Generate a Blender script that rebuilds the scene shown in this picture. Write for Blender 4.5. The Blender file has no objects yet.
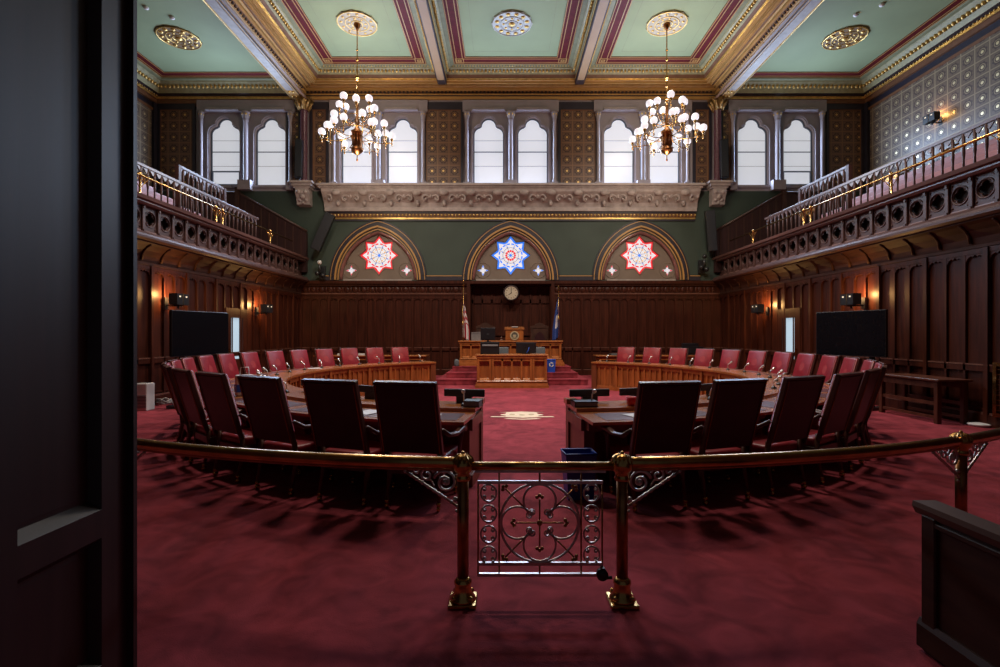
import bpy, bmesh, math, random
from mathutils import Vector, Matrix
from mathutils.geometry import tessellate_polygon
random.seed(7)
SC = bpy.context.scene
COL = SC.collection
PI = math.pi
sin, cos = math.sin, math.cos
F, CX, VX, VY, H = 490.0, -0.235, 504.5, 333.5, 1.58

def PX(px, Z): return (px - VX) / F * Z + CX
def PZ(py, Z): return H - (py - VY) / F * Z

# ------------------------------------------------------------------ materials
MATS = {}
def lin(c):
    return tuple(((v / 12.92) if v <= 0.04045 else ((v + 0.055) / 1.055) ** 2.4) for v in c)

def nt(name):
    m = bpy.data.materials.new(name); m.use_nodes = True
    n = m.node_tree.nodes; l = m.node_tree.links
    return m, n, l, n['Principled BSDF']

def mat(name, col, rough=0.5, metal=0.0, var=0.18, scale=(6, 6, 6), bump=0.0, spec=0.5, sheen=0.0, coat=0.0, detail=4):
    """surface with procedural variation of its own colour"""
    if name in MATS: return MATS[name]
    m, n, l, b = nt(name)
    tc = n.new('ShaderNodeTexCoord'); mp = n.new('ShaderNodeMapping'); no = n.new('ShaderNodeTexNoise')
    mp.inputs['Scale'].default_value = scale
    no.inputs['Scale'].default_value = 1.0; no.inputs['Detail'].default_value = detail
    l.new(tc.outputs['Object'], mp.inputs[0]); l.new(mp.outputs[0], no.inputs['Vector'])
    cr = n.new('ShaderNodeValToRGB')
    cr.color_ramp.elements[0].position = 0.3; cr.color_ramp.elements[1].position = 0.7
    cr.color_ramp.elements[0].color = (*[c * (1 - var) for c in col], 1)
    cr.color_ramp.elements[1].color = (*[min(1, c * (1 + var)) for c in col], 1)
    l.new(no.outputs[0], cr.inputs[0]); l.new(cr.outputs[0], b.inputs['Base Color'])
    b.inputs['Roughness'].default_value = rough; b.inputs['Metallic'].default_value = metal
    b.inputs['Specular IOR Level'].default_value = spec
    if sheen: b.inputs['Sheen Weight'].default_value = sheen
    if coat:
        b.inputs['Coat Weight'].default_value = coat; b.inputs['Coat Roughness'].default_value = 0.15
    if bump:
        bp = n.new('ShaderNodeBump'); bp.inputs['Strength'].default_value = bump
        l.new(no.outputs[0], bp.inputs['Height']); l.new(bp.outputs[0], b.inputs['Normal'])
    MATS[name] = m
    return m

def emat(name, col, strength, var=0.04):
    """something that gives off light: a lamp globe, a daylit pane"""
    if name in MATS: return MATS[name]
    m, n, l, b = nt(name)
    tc = n.new('ShaderNodeTexCoord'); no = n.new('ShaderNodeTexNoise'); no.inputs['Scale'].default_value = 2.0
    l.new(tc.outputs['Object'], no.inputs['Vector'])
    cr = n.new('ShaderNodeValToRGB')
    cr.color_ramp.elements[0].color = (*[c * (1 - var) for c in col], 1)
    cr.color_ramp.elements[1].color = (*[min(1, c * (1 + var)) for c in col], 1)
    l.new(no.outputs[0], cr.inputs[0])
    l.new(cr.outputs[0], b.inputs['Emission Color']); b.inputs['Emission Strength'].default_value = strength
    b.inputs['Base Color'].default_value = (*[c * 0.5 for c in col], 1); b.inputs['Roughness'].default_value = 0.3
    MATS[name] = m
    return m

WOOD = mat('dark_walnut', (0.046, 0.011, 0.0055), 0.42, var=0.45, scale=(14, 14, 1.1), spec=0.22)
WOODX = mat('dark_walnut_gallery', (0.074, 0.034, 0.029), 0.42, var=0.3, scale=(3, 3, 14), spec=0.3)
DOORW = mat('door_mahogany', (0.026, 0.010, 0.009), 0.46, var=0.35, scale=(18, 18, 0.8), spec=0.7)
PEWW = mat('pew_walnut', (0.040, 0.016, 0.010), 0.45, spec=0.25, var=0.3, scale=(2, 2, 20))
OAK = mat('desk_mahogany', (0.30, 0.088, 0.020), 0.33, var=0.28, scale=(8, 8, 1.5), coat=0.2)
OAKTOP = mat('desk_top_mahogany', (0.34, 0.115, 0.034), 0.26, var=0.22, scale=(4, 14, 4), coat=0.3)
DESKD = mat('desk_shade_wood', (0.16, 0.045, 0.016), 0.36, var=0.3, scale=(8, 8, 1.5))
BLOTTER = mat('desk_leather_inlay', (0.10, 0.035, 0.03), 0.28, var=0.15)
LEAR = mat('red_leather', (0.235, 0.009, 0.017), 0.36, var=0.22, scale=(7, 7, 7), bump=0.03)
LEAD = mat('burgundy_leather_back', (0.028, 0.004, 0.006), 0.42, var=0.3, scale=(5, 5, 5))
CHW = mat('chair_walnut', (0.075, 0.022, 0.012), 0.34, var=0.3, scale=(10, 10, 3))
BRASS = mat('aged_brass', (0.52, 0.29, 0.095), 0.24, metal=1.0, var=0.3, scale=(9, 9, 9))
BRASSD = mat('dark_brass', (0.30, 0.13, 0.05), 0.30, metal=1.0, var=0.35, scale=(9, 9, 9))
IRON = mat('burnished_iron', (0.50, 0.42, 0.38), 0.30, metal=1.0, var=0.3, scale=(14, 14, 14))
GOLD = mat('gilt', (0.62, 0.40, 0.13), 0.38, metal=0.75, var=0.25, scale=(8, 8, 8))
GOLDP = mat('ochre_paint', (0.40, 0.215, 0.065), 0.5, var=0.12, scale=(1.5, 1.5, 1.5))
BROWNP = mat('umber_paint', (0.15, 0.062, 0.026), 0.55, var=0.15)
DKP = mat('dark_umber_paint', (0.028, 0.012, 0.012), 0.6, var=0.2)
NAVY = mat('blue_black_paint', (0.018, 0.014, 0.024), 0.5, var=0.2)
TANP = mat('buff_paint', (0.31, 0.18, 0.09), 0.55, var=0.1, scale=(1, 1, 1))
CREAM = mat('cream_plaster', (0.50, 0.40, 0.30), 0.6, var=0.12)
GREENC = mat('sage_green_plaster', (0.25, 0.292, 0.168), 0.65, spec=0.2, var=0.08, scale=(0.7, 0.7, 0.7))
OLIVE = mat('olive_plaster', (0.20, 0.20, 0.11), 0.6, var=0.12)
OLIVED = mat('olive_moulding', (0.30, 0.27, 0.14), 0.5, var=0.2)
REDP = mat('oxblood_paint', (0.10, 0.009, 0.013), 0.6, spec=0.12, var=0.15)
GREENW = mat('bottle_green_wall', (0.032, 0.049, 0.037), 0.65, var=0.12, scale=(1.2, 1.2, 1.2))
LAV = mat('mauve_grey_stone', (0.27, 0.23, 0.25), 0.55, var=0.1, scale=(2, 2, 2))
STONE = mat('pale_carved_stone', (0.34, 0.28, 0.265), 0.6, var=0.2, scale=(5, 5, 5))
PORPH = mat('red_granite', (0.095, 0.038, 0.052), 0.25, var=0.3, scale=(20, 20, 20))
TYMP = mat('tympanum_plaster', (0.17, 0.125, 0.095), 0.5, var=0.12, scale=(2, 2, 2))
BLACK = mat('black_plastic', (0.007, 0.007, 0.009), 0.4, var=0.2)
SCREEN = mat('dark_screen', (0.004, 0.004, 0.006), 0.25, var=0.1, spec=0.15)
SPKM = mat('speaker_cloth', (0.012, 0.014, 0.02), 0.6, var=0.3, scale=(30, 30, 30))
WHITE = mat('white_card', (0.62, 0.60, 0.60), 0.55, var=0.06)
GREY = mat('grey_fabric', (0.09, 0.10, 0.11), 0.7, var=0.15)
BLUE = mat('blue_plastic', (0.010, 0.035, 0.24), 0.4, var=0.15)
BLUED = mat('navy_plastic', (0.008, 0.018, 0.10), 0.4, var=0.15)
BLUEB = mat('bright_blue_plastic', (0.012, 0.07, 0.42), 0.4, var=0.1)
SILVER = mat('silver_metal', (0.70, 0.68, 0.68), 0.28, metal=1.0, var=0.1)
REDPL = mat('red_plastic', (0.5, 0.01, 0.02), 0.35, var=0.1)
FLAGR = mat('flag_red', (0.38, 0.015, 0.03), 0.7, var=0.1)
FLAGW = mat('flag_white', (0.60, 0.56, 0.56), 0.7, var=0.08)
FLAGB = mat('flag_blue', (0.02, 0.05, 0.22), 0.6, var=0.1)
PINKUP = mat('rose_upholstery', (0.34, 0.12, 0.11), 0.6, var=0.15)
STEPW = mat('gallery_step', (0.20, 0.11, 0.09), 0.6, var=0.15)
CLOCKF = mat('clock_ivory', (0.50, 0.43, 0.32), 0.5, var=0.08)
CARP = None

def carpet(name, col):
    m, n, l, b = nt(name)
    tc = n.new('ShaderNodeTexCoord')
    n1 = n.new('ShaderNodeTexNoise'); n1.inputs['Scale'].default_value = 0.9; n1.inputs['Detail'].default_value = 6; n1.inputs['Roughness'].default_value = 0.6
    n2 = n.new('ShaderNodeTexNoise'); n2.inputs['Scale'].default_value = 140.0; n2.inputs['Detail'].default_value = 2
    n3 = n.new('ShaderNodeTexNoise'); n3.inputs['Scale'].default_value = 3.2; n3.inputs['Detail'].default_value = 5; n3.inputs['Distortion'].default_value = 1.4
    l.new(tc.outputs['Object'], n1.inputs['Vector']); l.new(tc.outputs['Object'], n2.inputs['Vector']); l.new(tc.outputs['Object'], n3.inputs['Vector'])
    a = n.new('ShaderNodeMath'); a.operation = 'MULTIPLY_ADD'; a.inputs[1].default_value = 0.45
    l.new(n1.outputs[0], a.inputs[0])
    a2 = n.new('ShaderNodeMath'); a2.operation = 'MULTIPLY'; a2.inputs[1].default_value = 0.55
    l.new(n3.outputs[0], a2.inputs[0]); l.new(a2.outputs[0], a.inputs[2])
    cr = n.new('ShaderNodeValToRGB')
    cr.color_ramp.elements[0].position = 0.36; cr.color_ramp.elements[1].position = 0.64
    cr.color_ramp.elements[0].color = (*[c * 0.55 for c in col], 1)
    cr.color_ramp.elements[1].color = (*[c * 1.45 for c in col], 1)
    l.new(a.outputs[0], cr.inputs[0]); l.new(cr.outputs[0], b.inputs['Base Color'])
    b.inputs['Roughness'].default_value = 0.95; b.inputs['Specular IOR Level'].default_value = 0.1
    b.inputs['Sheen Weight'].default_value = 0.25; b.inputs['Sheen Tint'].default_value = (0.9, 0.25, 0.3, 1)
    bp = n.new('ShaderNodeBump'); bp.inputs['Strength'].default_value = 0.5; bp.inputs['Distance'].default_value = 0.01
    l.new(n2.outputs[0], bp.inputs['Height']); l.new(bp.outputs[0], b.inputs['Normal'])
    return m
CARP = carpet('crimson_carpet', (0.235, 0.033, 0.044))

def tile_mat(name, axis, ground, petal, line, dotc, tile=0.45, off=(0.0, 0.0), groundvar=0.15, dot_metal=0.9, rough=0.42):
    """stencilled wall: square tiles, each with a rosette and a gilt boss"""
    m, n, l, b = nt(name)
    tc = n.new('ShaderNodeTexCoord'); sx = n.new('ShaderNodeSeparateXYZ')
    l.new(tc.outputs['Object'], sx.inputs[0])
    def M(op, a, bb=None, c=None):
        x = n.new('ShaderNodeMath'); x.operation = op
        for k, v in enumerate((a, bb, c)):
            if v is None: continue
            if isinstance(v, (int, float)): x.inputs[k].default_value = v
            else: l.new(v, x.inputs[k])
        return x.outputs[0]
    u0 = sx.outputs['X' if axis == 'x' else 'Y']; v0 = sx.outputs['Z']
    fu = M('SUBTRACT', M('FRACT', M('DIVIDE', M('ADD', u0, off[0] + 90.0), tile)), 0.5)
    fv = M('SUBTRACT', M('FRACT', M('DIVIDE', M('ADD', v0, off[1] + 90.0), tile)), 0.5)
    r = M('SQRT', M('ADD', M('MULTIPLY', fu, fu), M('MULTIPLY', fv, fv)))
    ang = M('ARCTAN2', fv, fu)
    pet = M('MULTIPLY', M('COSINE', M('MULTIPLY', ang, 8.0)), 0.035)
    rp = M('ADD', r, pet)
    flower = M('LESS_THAN', rp, 0.34)
    inner = M('LESS_THAN', M('ABSOLUTE', M('SUBTRACT', r, 0.205)), 0.03)
    dot = M('LESS_THAN', r, 0.105)
    mx = M('MAXIMUM', M('ABSOLUTE', fu), M('ABSOLUTE', fv))
    ln = M('GREATER_THAN', mx, 0.455)
    frame = M('LESS_THAN', M('ABSOLUTE', M('SUBTRACT', mx, 0.415)), 0.012)
    def mix(fac, a, c):
        x = n.new('ShaderNodeMix'); x.data_type = 'RGBA'
        l.new(fac, x.inputs['Factor'])
        for sock, v in (('A', a), ('B', c)):
            tgt = [i for i in x.inputs if i.name == sock and i.type == 'RGBA'][0]
            if isinstance(v, tuple): tgt.default_value = (*v, 1)
            else: l.new(v, tgt)
        return [o for o in x.outputs if o.type == 'RGBA'][0]
    c = mix(flower, ground, petal)
    c = mix(inner, c, line); c = mix(frame, c, tuple(v * 0.6 for v in ground)); c = mix(ln, c, line); c = mix(dot, c, dotc)
    l.new(c, b.inputs['Base Color'])
    l.new(M('MULTIPLY', dot, dot_metal), b.inputs['Metallic'])
    b.inputs['Roughness'].default_value = rough
    bp = n.new('ShaderNodeBump'); bp.inputs['Strength'].default_value = 0.25; bp.inputs['Distance'].default_value = 0.02
    l.new(M('ADD', M('MULTIPLY', dot, 1.0), M('MULTIPLY', flower, 0.5)), bp.inputs['Height'])
    l.new(bp.outputs[0], b.inputs['Normal'])
    return m
TILEB = tile_mat('stencil_back', 'x', (0.135, 0.070, 0.045), (0.042, 0.019, 0.016), (0.20, 0.105, 0.055), (0.62, 0.40, 0.16), tile=0.427, off=(0.307, 0.235))
TILES = tile_mat('stencil_side', 'y', (0.15, 0.105, 0.075), (0.075, 0.048, 0.04), (0.28, 0.21, 0.13), (0.80, 0.66, 0.40), tile=0.44, off=(0.0, 0.0), rough=0.4)

# ------------------------------------------------------------------ mesh building
XZ = lambda u, v, w: (u, w, v)
YZ = lambda u, v, w: (w, u, v)
XY = lambda u, v, w: (u, v, w)

class MB:
    def __init__(s): s.v = []; s.f = []; s.m = []; s.sm = []
    def add(s, vs, fs, mi=0, smooth=False, M=None):
        o = len(s.v)
        for p in vs:
            p = Vector(p)
            s.v.append(tuple(M @ p) if M is not None else tuple(p))
        for f in fs:
            s.f.append([i + o for i in f]); s.m.append(mi); s.sm.append(smooth)
        return s
    def box(s, x0, x1, y0, y1, z0, z1, mi=0, M=None, ch=0.0):
        if ch <= 0:
            vs = [(x, y, z) for z in (z0, z1) for y in (y0, y1) for x in (x0, x1)]
            return s.add(vs, [(0, 2, 3, 1), (4, 5, 7, 6), (0, 1, 5, 4), (2, 6, 7, 3), (0, 4, 6, 2), (1, 3, 7, 5)], mi, False, M)
        bm = bmesh.new(); bmesh.ops.create_cube(bm, size=1)
        for v in bm.verts:
            v.co = Vector(((x0 + x1) / 2 + v.co.x * (x1 - x0), (y0 + y1) / 2 + v.co.y * (y1 - y0), (z0 + z1) / 2 + v.co.z * (z1 - z0)))
        bmesh.ops.bevel(bm, geom=list(bm.edges), offset=ch, segments=2 if ch > 0.012 else 1, profile=0.6, affect='EDGES')
        bm.verts.index_update()
        s.add([v.co.copy() for v in bm.verts], [[v.index for v in f.verts] for f in bm.faces], mi, ch > 0.02, M)
        bm.free(); return s
    def tube(s, pts, r, n=8, mi=0, closed=False, M=None, flat=1.0):
        pts = [Vector(p) for p in pts]; k = len(pts)
        rs = r if isinstance(r, (list, tuple)) else [r] * k
        tan = []
        for i in range(k):
            a = pts[(i - 1) % k] if (closed or i > 0) else pts[i]
            b = pts[(i + 1) % k] if (closed or i < k - 1) else pts[i]
            t = (b - a); tan.append(t.normalized() if t.length > 1e-9 else Vector((0, 0, 1)))
        up = Vector((0, 0, 1)) if abs(tan[0].z) < 0.9 else Vector((1, 0, 0))
        nrm = (up - tan[0] * up.dot(tan[0])).normalized()
        vs = []
        for i in range(k):
            nrm = (nrm - tan[i] * nrm.dot(tan[i]))
            if nrm.length < 1e-6:
                nrm = tan[i].orthogonal()
            nrm.normalize(); bi = tan[i].cross(nrm)
            for j in range(n):
                a = 2 * PI * j / n
                vs.append(pts[i] + nrm * (cos(a) * rs[i]) + bi * (sin(a) * rs[i] * flat))
        fs = []
        for i in range(k if closed else k - 1):
            i2 = (i + 1) % k
            for j in range(n):
                j2 = (j + 1) % n
                fs.append((i * n + j, i * n + j2, i2 * n + j2, i2 * n + j))
        if not closed:
            fs.append(tuple(range(n - 1, -1, -1))); fs.append(tuple((k - 1) * n + j for j in range(n)))
        return s.add(vs, fs, mi, n > 5, M)
    def lathe(s, prof, n=16, mi=0, M=None, smooth=True):
        vs = []; fs = []; k = len(prof)
        for (r, z) in prof:
            for j in range(n):
                a = 2 * PI * j / n
                vs.append((max(r, 1e-4) * cos(a), max(r, 1e-4) * sin(a), z))
        for i in range(k - 1):
            for j in range(n):
                j2 = (j + 1) % n
                fs.append((i * n + j, i * n + j2, (i + 1) * n + j2, (i + 1) * n + j))
        fs.append(tuple(range(n - 1, -1, -1))); fs.append(tuple((k - 1) * n + j for j in range(n)))
        return s.add(vs, fs, mi, smooth, M)
    def ball(s, c, r, mi=0, n=10, M=None, sq=(1, 1, 1)):
        k = max(5, n // 2 + 2)
        prof = [(r * sin(PI * i / (k - 1)), -r * cos(PI * i / (k - 1))) for i in range(k)]
        T = Matrix.Translation(c) @ Matrix.Diagonal((*sq, 1))
        return s.lathe(prof, n, mi, (M @ T) if M is not None else T)
    def prism(s, outer, w0, w1, mp=XZ, holes=(), mi=0, M=None, mi_side=None):
        loops = [list(outer)] + [list(h) for h in holes]
        flat = [p for lp in loops for p in lp]
        tri = tessellate_polygon([[Vector((p[0], p[1], 0)) for p in lp] for lp in loops])
        N = len(flat)
        vs = [mp(p[0], p[1], w0) for p in flat] + [mp(p[0], p[1], w1) for p in flat]
        fs = [tuple(t) for t in tri] + [tuple(i + N for i in reversed(t)) for t in tri]
        s.add(vs, fs, mi, False, M)
        side = []; o = 0
        for lp in loops:
            k = len(lp)
            for i in range(k):
                a, b = o + i, o + (i + 1) % k
                side.append((a, b, b + N, a + N))
            o += k
        s.add(vs, side, mi if mi_side is None else mi_side, False, M)
        return s
    def build(s, name, mats, parent=None, loc=None, rot=None):
        me = bpy.data.meshes.new(name)
        me.from_pydata(s.v, [], s.f)
        if not isinstance(mats, (list, tuple)): mats = [mats]
        for m in mats: me.materials.append(m)
        me.polygons.foreach_set('material_index', s.m)
        me.polygons.foreach_set('use_smooth', s.sm)
        me.update()
        bm = bmesh.new(); bm.from_mesh(me)
        bmesh.ops.recalc_face_normals(bm, faces=bm.faces); bm.to_mesh(me); bm.free()
        o = bpy.data.objects.new(name, me); COL.objects.link(o)
        if parent is not None: o.parent = parent
        if loc is not None: o.location = loc
        if rot is not None: o.rotation_euler = rot
        return o

def tag(o, label, cat, group=None):
    o['label'] = label; o['category'] = cat
    if group: o['group'] = group
    return o
def thing(name, label, cat, loc=(0, 0, 0), rz=0.0, group=None):
    o = bpy.data.objects.new(name, None); COL.objects.link(o)
    o.empty_display_size = 0.1
    o.location = loc; o.rotation_euler = (0, 0, rz)
    return tag(o, label, cat, group)
def struct(o, label=None):
    o['kind'] = 'structure'
    if label: o['label'] = label
    return o
KIDS = {}
def kids(o):
    return [c for c in bpy.data.objects if c.parent == o]
def snapshot(root):
    return (root, [(c, [(g, []) for g in kids(c)]) for c in kids(root)])
def dup(snap, parent=None):
    o, ch = snap
    c = o.copy(); COL.objects.link(c)
    if parent is not None: c.parent = parent
    for x in ch: dup(x, c)
    return c

# ------------------------------------------------------------------ plan
YB = 18.65            # back wall
XW = 8.0              # wall under the galleries
XU = 13.5             # wall behind the galleries
CY = 10.12             # centre of the ring
ZC, ZS = 11.3, 11.0   # ceilings
YF = 0.7              # front wall

RX0 = 0.05
def ring(r, a, s=1): return ((RX0 if s < 0 else 0.0) + s * r * sin(a), CY - r * cos(a))

# ------------------------------------------------------------------ camera
cd = bpy.data.cameras.new('camera'); cam = bpy.data.objects.new('camera', cd); COL.objects.link(cam)
cam.location = (CX, 0, H); cam.rotation_euler = (PI / 2, 0, 0)
cd.sensor_width = 36; cd.lens = F * 36 / 1000; cd.shift_x = -(VX - 500) / 1000; cd.shift_y = 0
cd.clip_start = 0.05
SC.camera = cam

# ------------------------------------------------------------------ floor / shell
struct(MB().box(-14, 14, -0.6, 19.2, -0.1, 0).build('floor', CARP))

wf = MB()
wf.prism([(-14, 0), (-14, 11.5), (14, 11.5), (14, 0), (1.95, 0), (1.95, 3.4), (-1.95, 3.4), (-1.95, 0)], YF - 0.25, YF, XZ)
struct(wf.build('wall_front', WOOD))

# ---- ceilings
cl = MB()
cl.box(-7.8, 7.8, YF, YB + 0.3, ZC, ZC + 0.1)
struct(cl.build('ceiling', GREENC))
for s in (-1, 1):
    c2 = MB(); a, b = sorted((s * 7.9, s * 13.7))
    c2.box(a, b, YF, YB + 0.3, ZS, ZS + 0.1)
    struct(c2.build('ceiling', GREENC))

def rect_loop(mb, x0, x1, y0, y1, prof, mi=0):
    """mitred moulding: prof = [(inset, z)...] swept round the rectangle"""
    vs = []
    for (d, z) in prof:
        vs += [(x0 + d, y0 + d, z), (x1 - d, y0 + d, z), (x1 - d, y1 - d, z), (x0 + d, y1 - d, z)]
    fs = []
    for i in range(len(prof) - 1):
        for j in range(4):
            k = (j + 1) % 4
            fs.append((i * 4 + j, i * 4 + k, (i + 1) * 4 + k, (i + 1) * 4 + j))
    mb.add(vs, fs, mi)

def band(mb, x0, x1, y0, y1, d0, d1, z, t, mi=0):
    rect_loop(mb, x0, x1, y0, y1, [(d0, z), (d0, z - t), (d1, z - t), (d1, z)], mi)

TRIM = [0]
def trim(mb, mats):
    TRIM[0] += 1
    return struct(mb.build('trim_%d' % TRIM[0], mats))

def egg_row(mb, p0, p1, step, size, mi, nrm):
    """leaf-and-dart relief along a line"""
    p0 = Vector(p0); p1 = Vector(p1); L = (p1 - p0).length; d = (p1 - p0) / L
    n = int(L / step)
    for i in range(n):
        c = p0 + d * ((i + 0.5) * L / n)
        mb.ball(c, size, mi, 6, sq=(1, 1, 1.25))

YE = YB - 0.02
bays = [(-7.33, -2.46), (-2.64, 2.64), (2.46, 7.33)]
for bi, (bx0, bx1) in enumerate(bays):
    m = MB()
    y0, y1 = YF, YB - 0.42
    # cornice: flat fillets, then a cove filled with leaves
    rect_loop(m, bx0, bx1, y0, y1, [(0, 10.86), (0.06, 10.86), (0.06, 10.93), (0.12, 10.94)], 0)
    rect_loop(m, bx0, bx1, y0, y1, [(0.12, 10.94), (0.12, 10.985), (0.18, 10.985)], 1)
    rect_loop(m, bx0, bx1, y0, y1, [(0.18, 10.985), (0.2, 11.03), (0.24, 11.09)], 2)
    rect_loop(m, bx0, bx1, y0, y1, [(0.24, 11.09), (0.30, 11.17), (0.42, 11.23), (0.44, 11.27)], 3)
    rect_loop(m, bx0, bx1, y0, y1, [(0.44, 11.27), (0.56, 11.28), (0.58, 11.3)], 4)
    band(m, bx0, bx1, y0, y1, 0.58, 1.04, ZC + 0.004, 0.022, 5)
    for d in (0.60, 0.70, 0.92, 1.02):
        band(m, bx0, bx1, y0, y1, d - 0.012, d + 0.012, ZC, 0.03, 6)
    for (cx, cy) in ((bx0 + 0.81, y1 - 0.81), (bx1 - 0.81, y1 - 0.81)):
        for (ra, rb) in ((0.15, 0.12), (0.07, 0.03)):
            m.prism([(cx - ra, cy - ra), (cx + ra, cy - ra), (cx + ra, cy + ra), (cx - ra, cy + ra)], ZC - 0.032, ZC - 0.02, XY,
                    [[(cx - rb, cy - rb), (cx + rb, cy - rb), (cx + rb, cy + rb), (cx - rb, cy + rb)]], 6)
    band(m, bx0, bx1, y0, y1, 1.34, 1.350, ZC + 0.002, 0.004, 4)
    d = 0.34
    zc = 11.17
    egg_row(m, (bx0 + d, y1 - d, zc), (bx1 - d, y1 - d, zc), 0.13, 0.052, 7, None)
    egg_row(m, (bx0 + d, 12.0, zc), (bx0 + d, y1 - d, zc), 0.13, 0.052, 7, None)
    egg_row(m, (bx1 - d, 12.0, zc), (bx1 - d, y1 - d, zc), 0.13, 0.052, 7, None)
    egg_row(m, (bx0 + 0.5, y1 - 0.5, 11.265), (bx1 - 0.5, y1 - 0.5, 11.265), 0.1, 0.025, 7, None)
    trim(m, [GOLDP, GOLD, BROWNP, OLIVED, OLIVE, REDP, GOLDP, GOLD])

for s in (-1, 1):
    x0, x1 = sorted((s * 7.55, s * 13.5)); y0, y1 = YF, YB
    m = MB()
    rect_loop(m, x0, x1, y0, y1, [(0, 10.30), (0.1, 10.30), (0.1, 10.42), (0.16, 10.44)], 0)
    rect_loop(m, x0, x1, y0, y1, [(0.16, 10.44), (0.16, 10.49), (0.22, 10.50)], 1)
    rect_loop(m, x0, x1, y0, y1, [(0.22, 10.50), (0.22, 10.56), (0.30, 10.58)], 2)
    rect_loop(m, x0, x1, y0, y1, [(0.30, 10.58), (0.38, 10.74), (0.54, 10.88), (0.56, 10.92)], 3)
    rect_loop(m, x0, x1, y0, y1, [(0.56, 10.92), (0.66, 10.94), (0.68, 11.0)], 4)
    band(m, x0, x1, y0, y1, 0.68, 1.02, ZS + 0.004, 0.022, 5)
    for d in (0.70, 0.78, 1.0):
        band(m, x0, x1, y0, y1, d - 0.01, d + 0.01, ZS, 0.03, 6)
    d = 0.43; zc = 10.77
    egg_row(m, (x0 + d, y1 - d, zc), (x1 - d, y1 - d, zc), 0.15, 0.062, 7, None)
    xo = (x1 - d) if s > 0 else (x0 + d)
    egg_row(m, (xo, 7.5, zc), (xo, y1 - d, zc), 0.15, 0.062, 7, None)
    egg_row(m, (xo + s * 0.2, 7.5, 10.5), (xo + s * 0.2, y1, 10.5), 0.12, 0.03, 1, None)
    trim(m, [BROWNP, GOLD, DKP, OLIVED, OLIVE, REDP, GOLDP, GOLD])

# longitudinal beams
for s in (-1, 1):
    m = MB()
    prof = [(7.31, 11.3), (7.31, 10.90), (7.44, 10.88), (7.44, 10.84), (7.56, 10.83), (7.58, 10.80), (7.66, 10.80), (7.72, 10.78), (7.72, 10.70), (7.76, 10.66), (7.76, 10.50), (7.74, 10.48), (7.74, 10.42), (7.80, 10.40),
            (8.2, 10.40), (8.26, 10.42), (8.26, 10.50), (8.22, 10.52), (8.22, 11.3)]
    m.prism([(s * a, b) for a, b in prof], YF, YB, XZ, mi=0)
    # gilt beads and dentils on the inner face
    for (xx, zz, r, mi) in ((7.735, 10.45, 0.035, 1), (7.34, 10.89, 0.03, 1), (7.50, 10.84, 0.03, 2), (7.60, 10.81, 0.02, 1), (7.72, 10.745, 0.022, 2), (7.75, 10.58, 0.012, 3), (8.262, 10.46, 0.03, 3), (8.205, 10.40, 0.02, 1), (7.8, 10.40, 0.02, 4)):
        m.tube([(s * xx, YF, zz), (s * xx, YB, zz)], r, 6, mi)
    y = 8.0
    while y < YB - 0.45:
        a, b = sorted((s * 7.70, s * 7.76)); m.box(a, b, y, y + 0.07, 10.66, 10.72, 4); y += 0.14
    m.box(*sorted((s * 7.88, s * 8.14)), YF, YB - 0.9, 10.385, 10.40, 5)
    y = YB - 0.9
    # carved end block on the soffit
    for i in range(3):
        for j in range(2):
            m.ball((s * (7.94 + 0.13 * j), YB - 0.8 + 0.28 * i, 10.39), 0.05, 1, 6)
    trim(m, [GOLDP, GOLD, BROWNP, CREAM, DKP, mat('soffit_plaster', (0.26, 0.22, 0.20), 0.5, spec=0.3)])
    m = MB()
    cxb = s * 2.55
    m.prism([(cxb - 0.17, 11.3), (cxb - 0.17, 10.86), (cxb + 0.17, 10.86), (cxb + 0.17, 11.3)], YF, YB - 0.4, XZ, mi=0)
    m.box(cxb - 0.125, cxb + 0.125, YF, YB - 0.42, 10.84, 10.86, 1)
    for k in (-0.14, 0.14): m.tube([(cxb + k, YF, 10.855), (cxb + k, YB - 0.41, 10.855)], 0.018, 6, 2)
    for k in (-0.175, 0.175): m.tube([(cxb + k, YF, 10.98), (cxb + k, YB - 0.41, 10.98)], 0.02, 6, 3)
    m.box(cxb - 0.12, cxb + 0.12, YB - 0.75, YB - 0.43, 10.83, 10.845, 2)
    trim(m, [DKP, TANP, DKP, GOLD])

# back-wall frieze under the central ceiling
m = MB()
m.box(-7.74, 7.74, YB - 0.10, YB, 10.46, 10.56, 0)
m.box(-7.74, 7.74, YB - 0.13, YB, 10.56, 10.59, 1)
m.box(-7.74, 7.74, YB - 0.16, YB, 10.59, 10.63, 0)
m.box(-7.74, 7.74, YB - 0.10, YB, 10.63, 10.73, 2)
x = -7.7
while x < 7.66:
    m.box(x, x + 0.07, YB - 0.17, YB - 0.09, 10.65, 10.72, 1); x += 0.145
m.box(-7.74, 7.74, YB - 0.26, YB, 10.73, 10.80, 0)
m.box(-7.74, 7.74, YB - 0.40, YB, 10.80, 10.90, 3)
m.box(-7.74, 7.74, YB - 0.43, YB, 10.90, 11.3, 4)
trim(m, [GOLDP, DKP, BROWNP, mat('ochre_bead', (0.30, 0.15, 0.05), 0.5), DKP])
for s in (-1, 1):
    m = MB()
    a, b = sorted((s * 8.25, s * 13.5))
    m.box(a, b, YB - 0.06, YB, 10.2, 10.31, 0); m.box(a, b, YB - 0.03, YB, 10.10, 10.2, 1)
    trim(m, [BROWNP, DKP])

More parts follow.
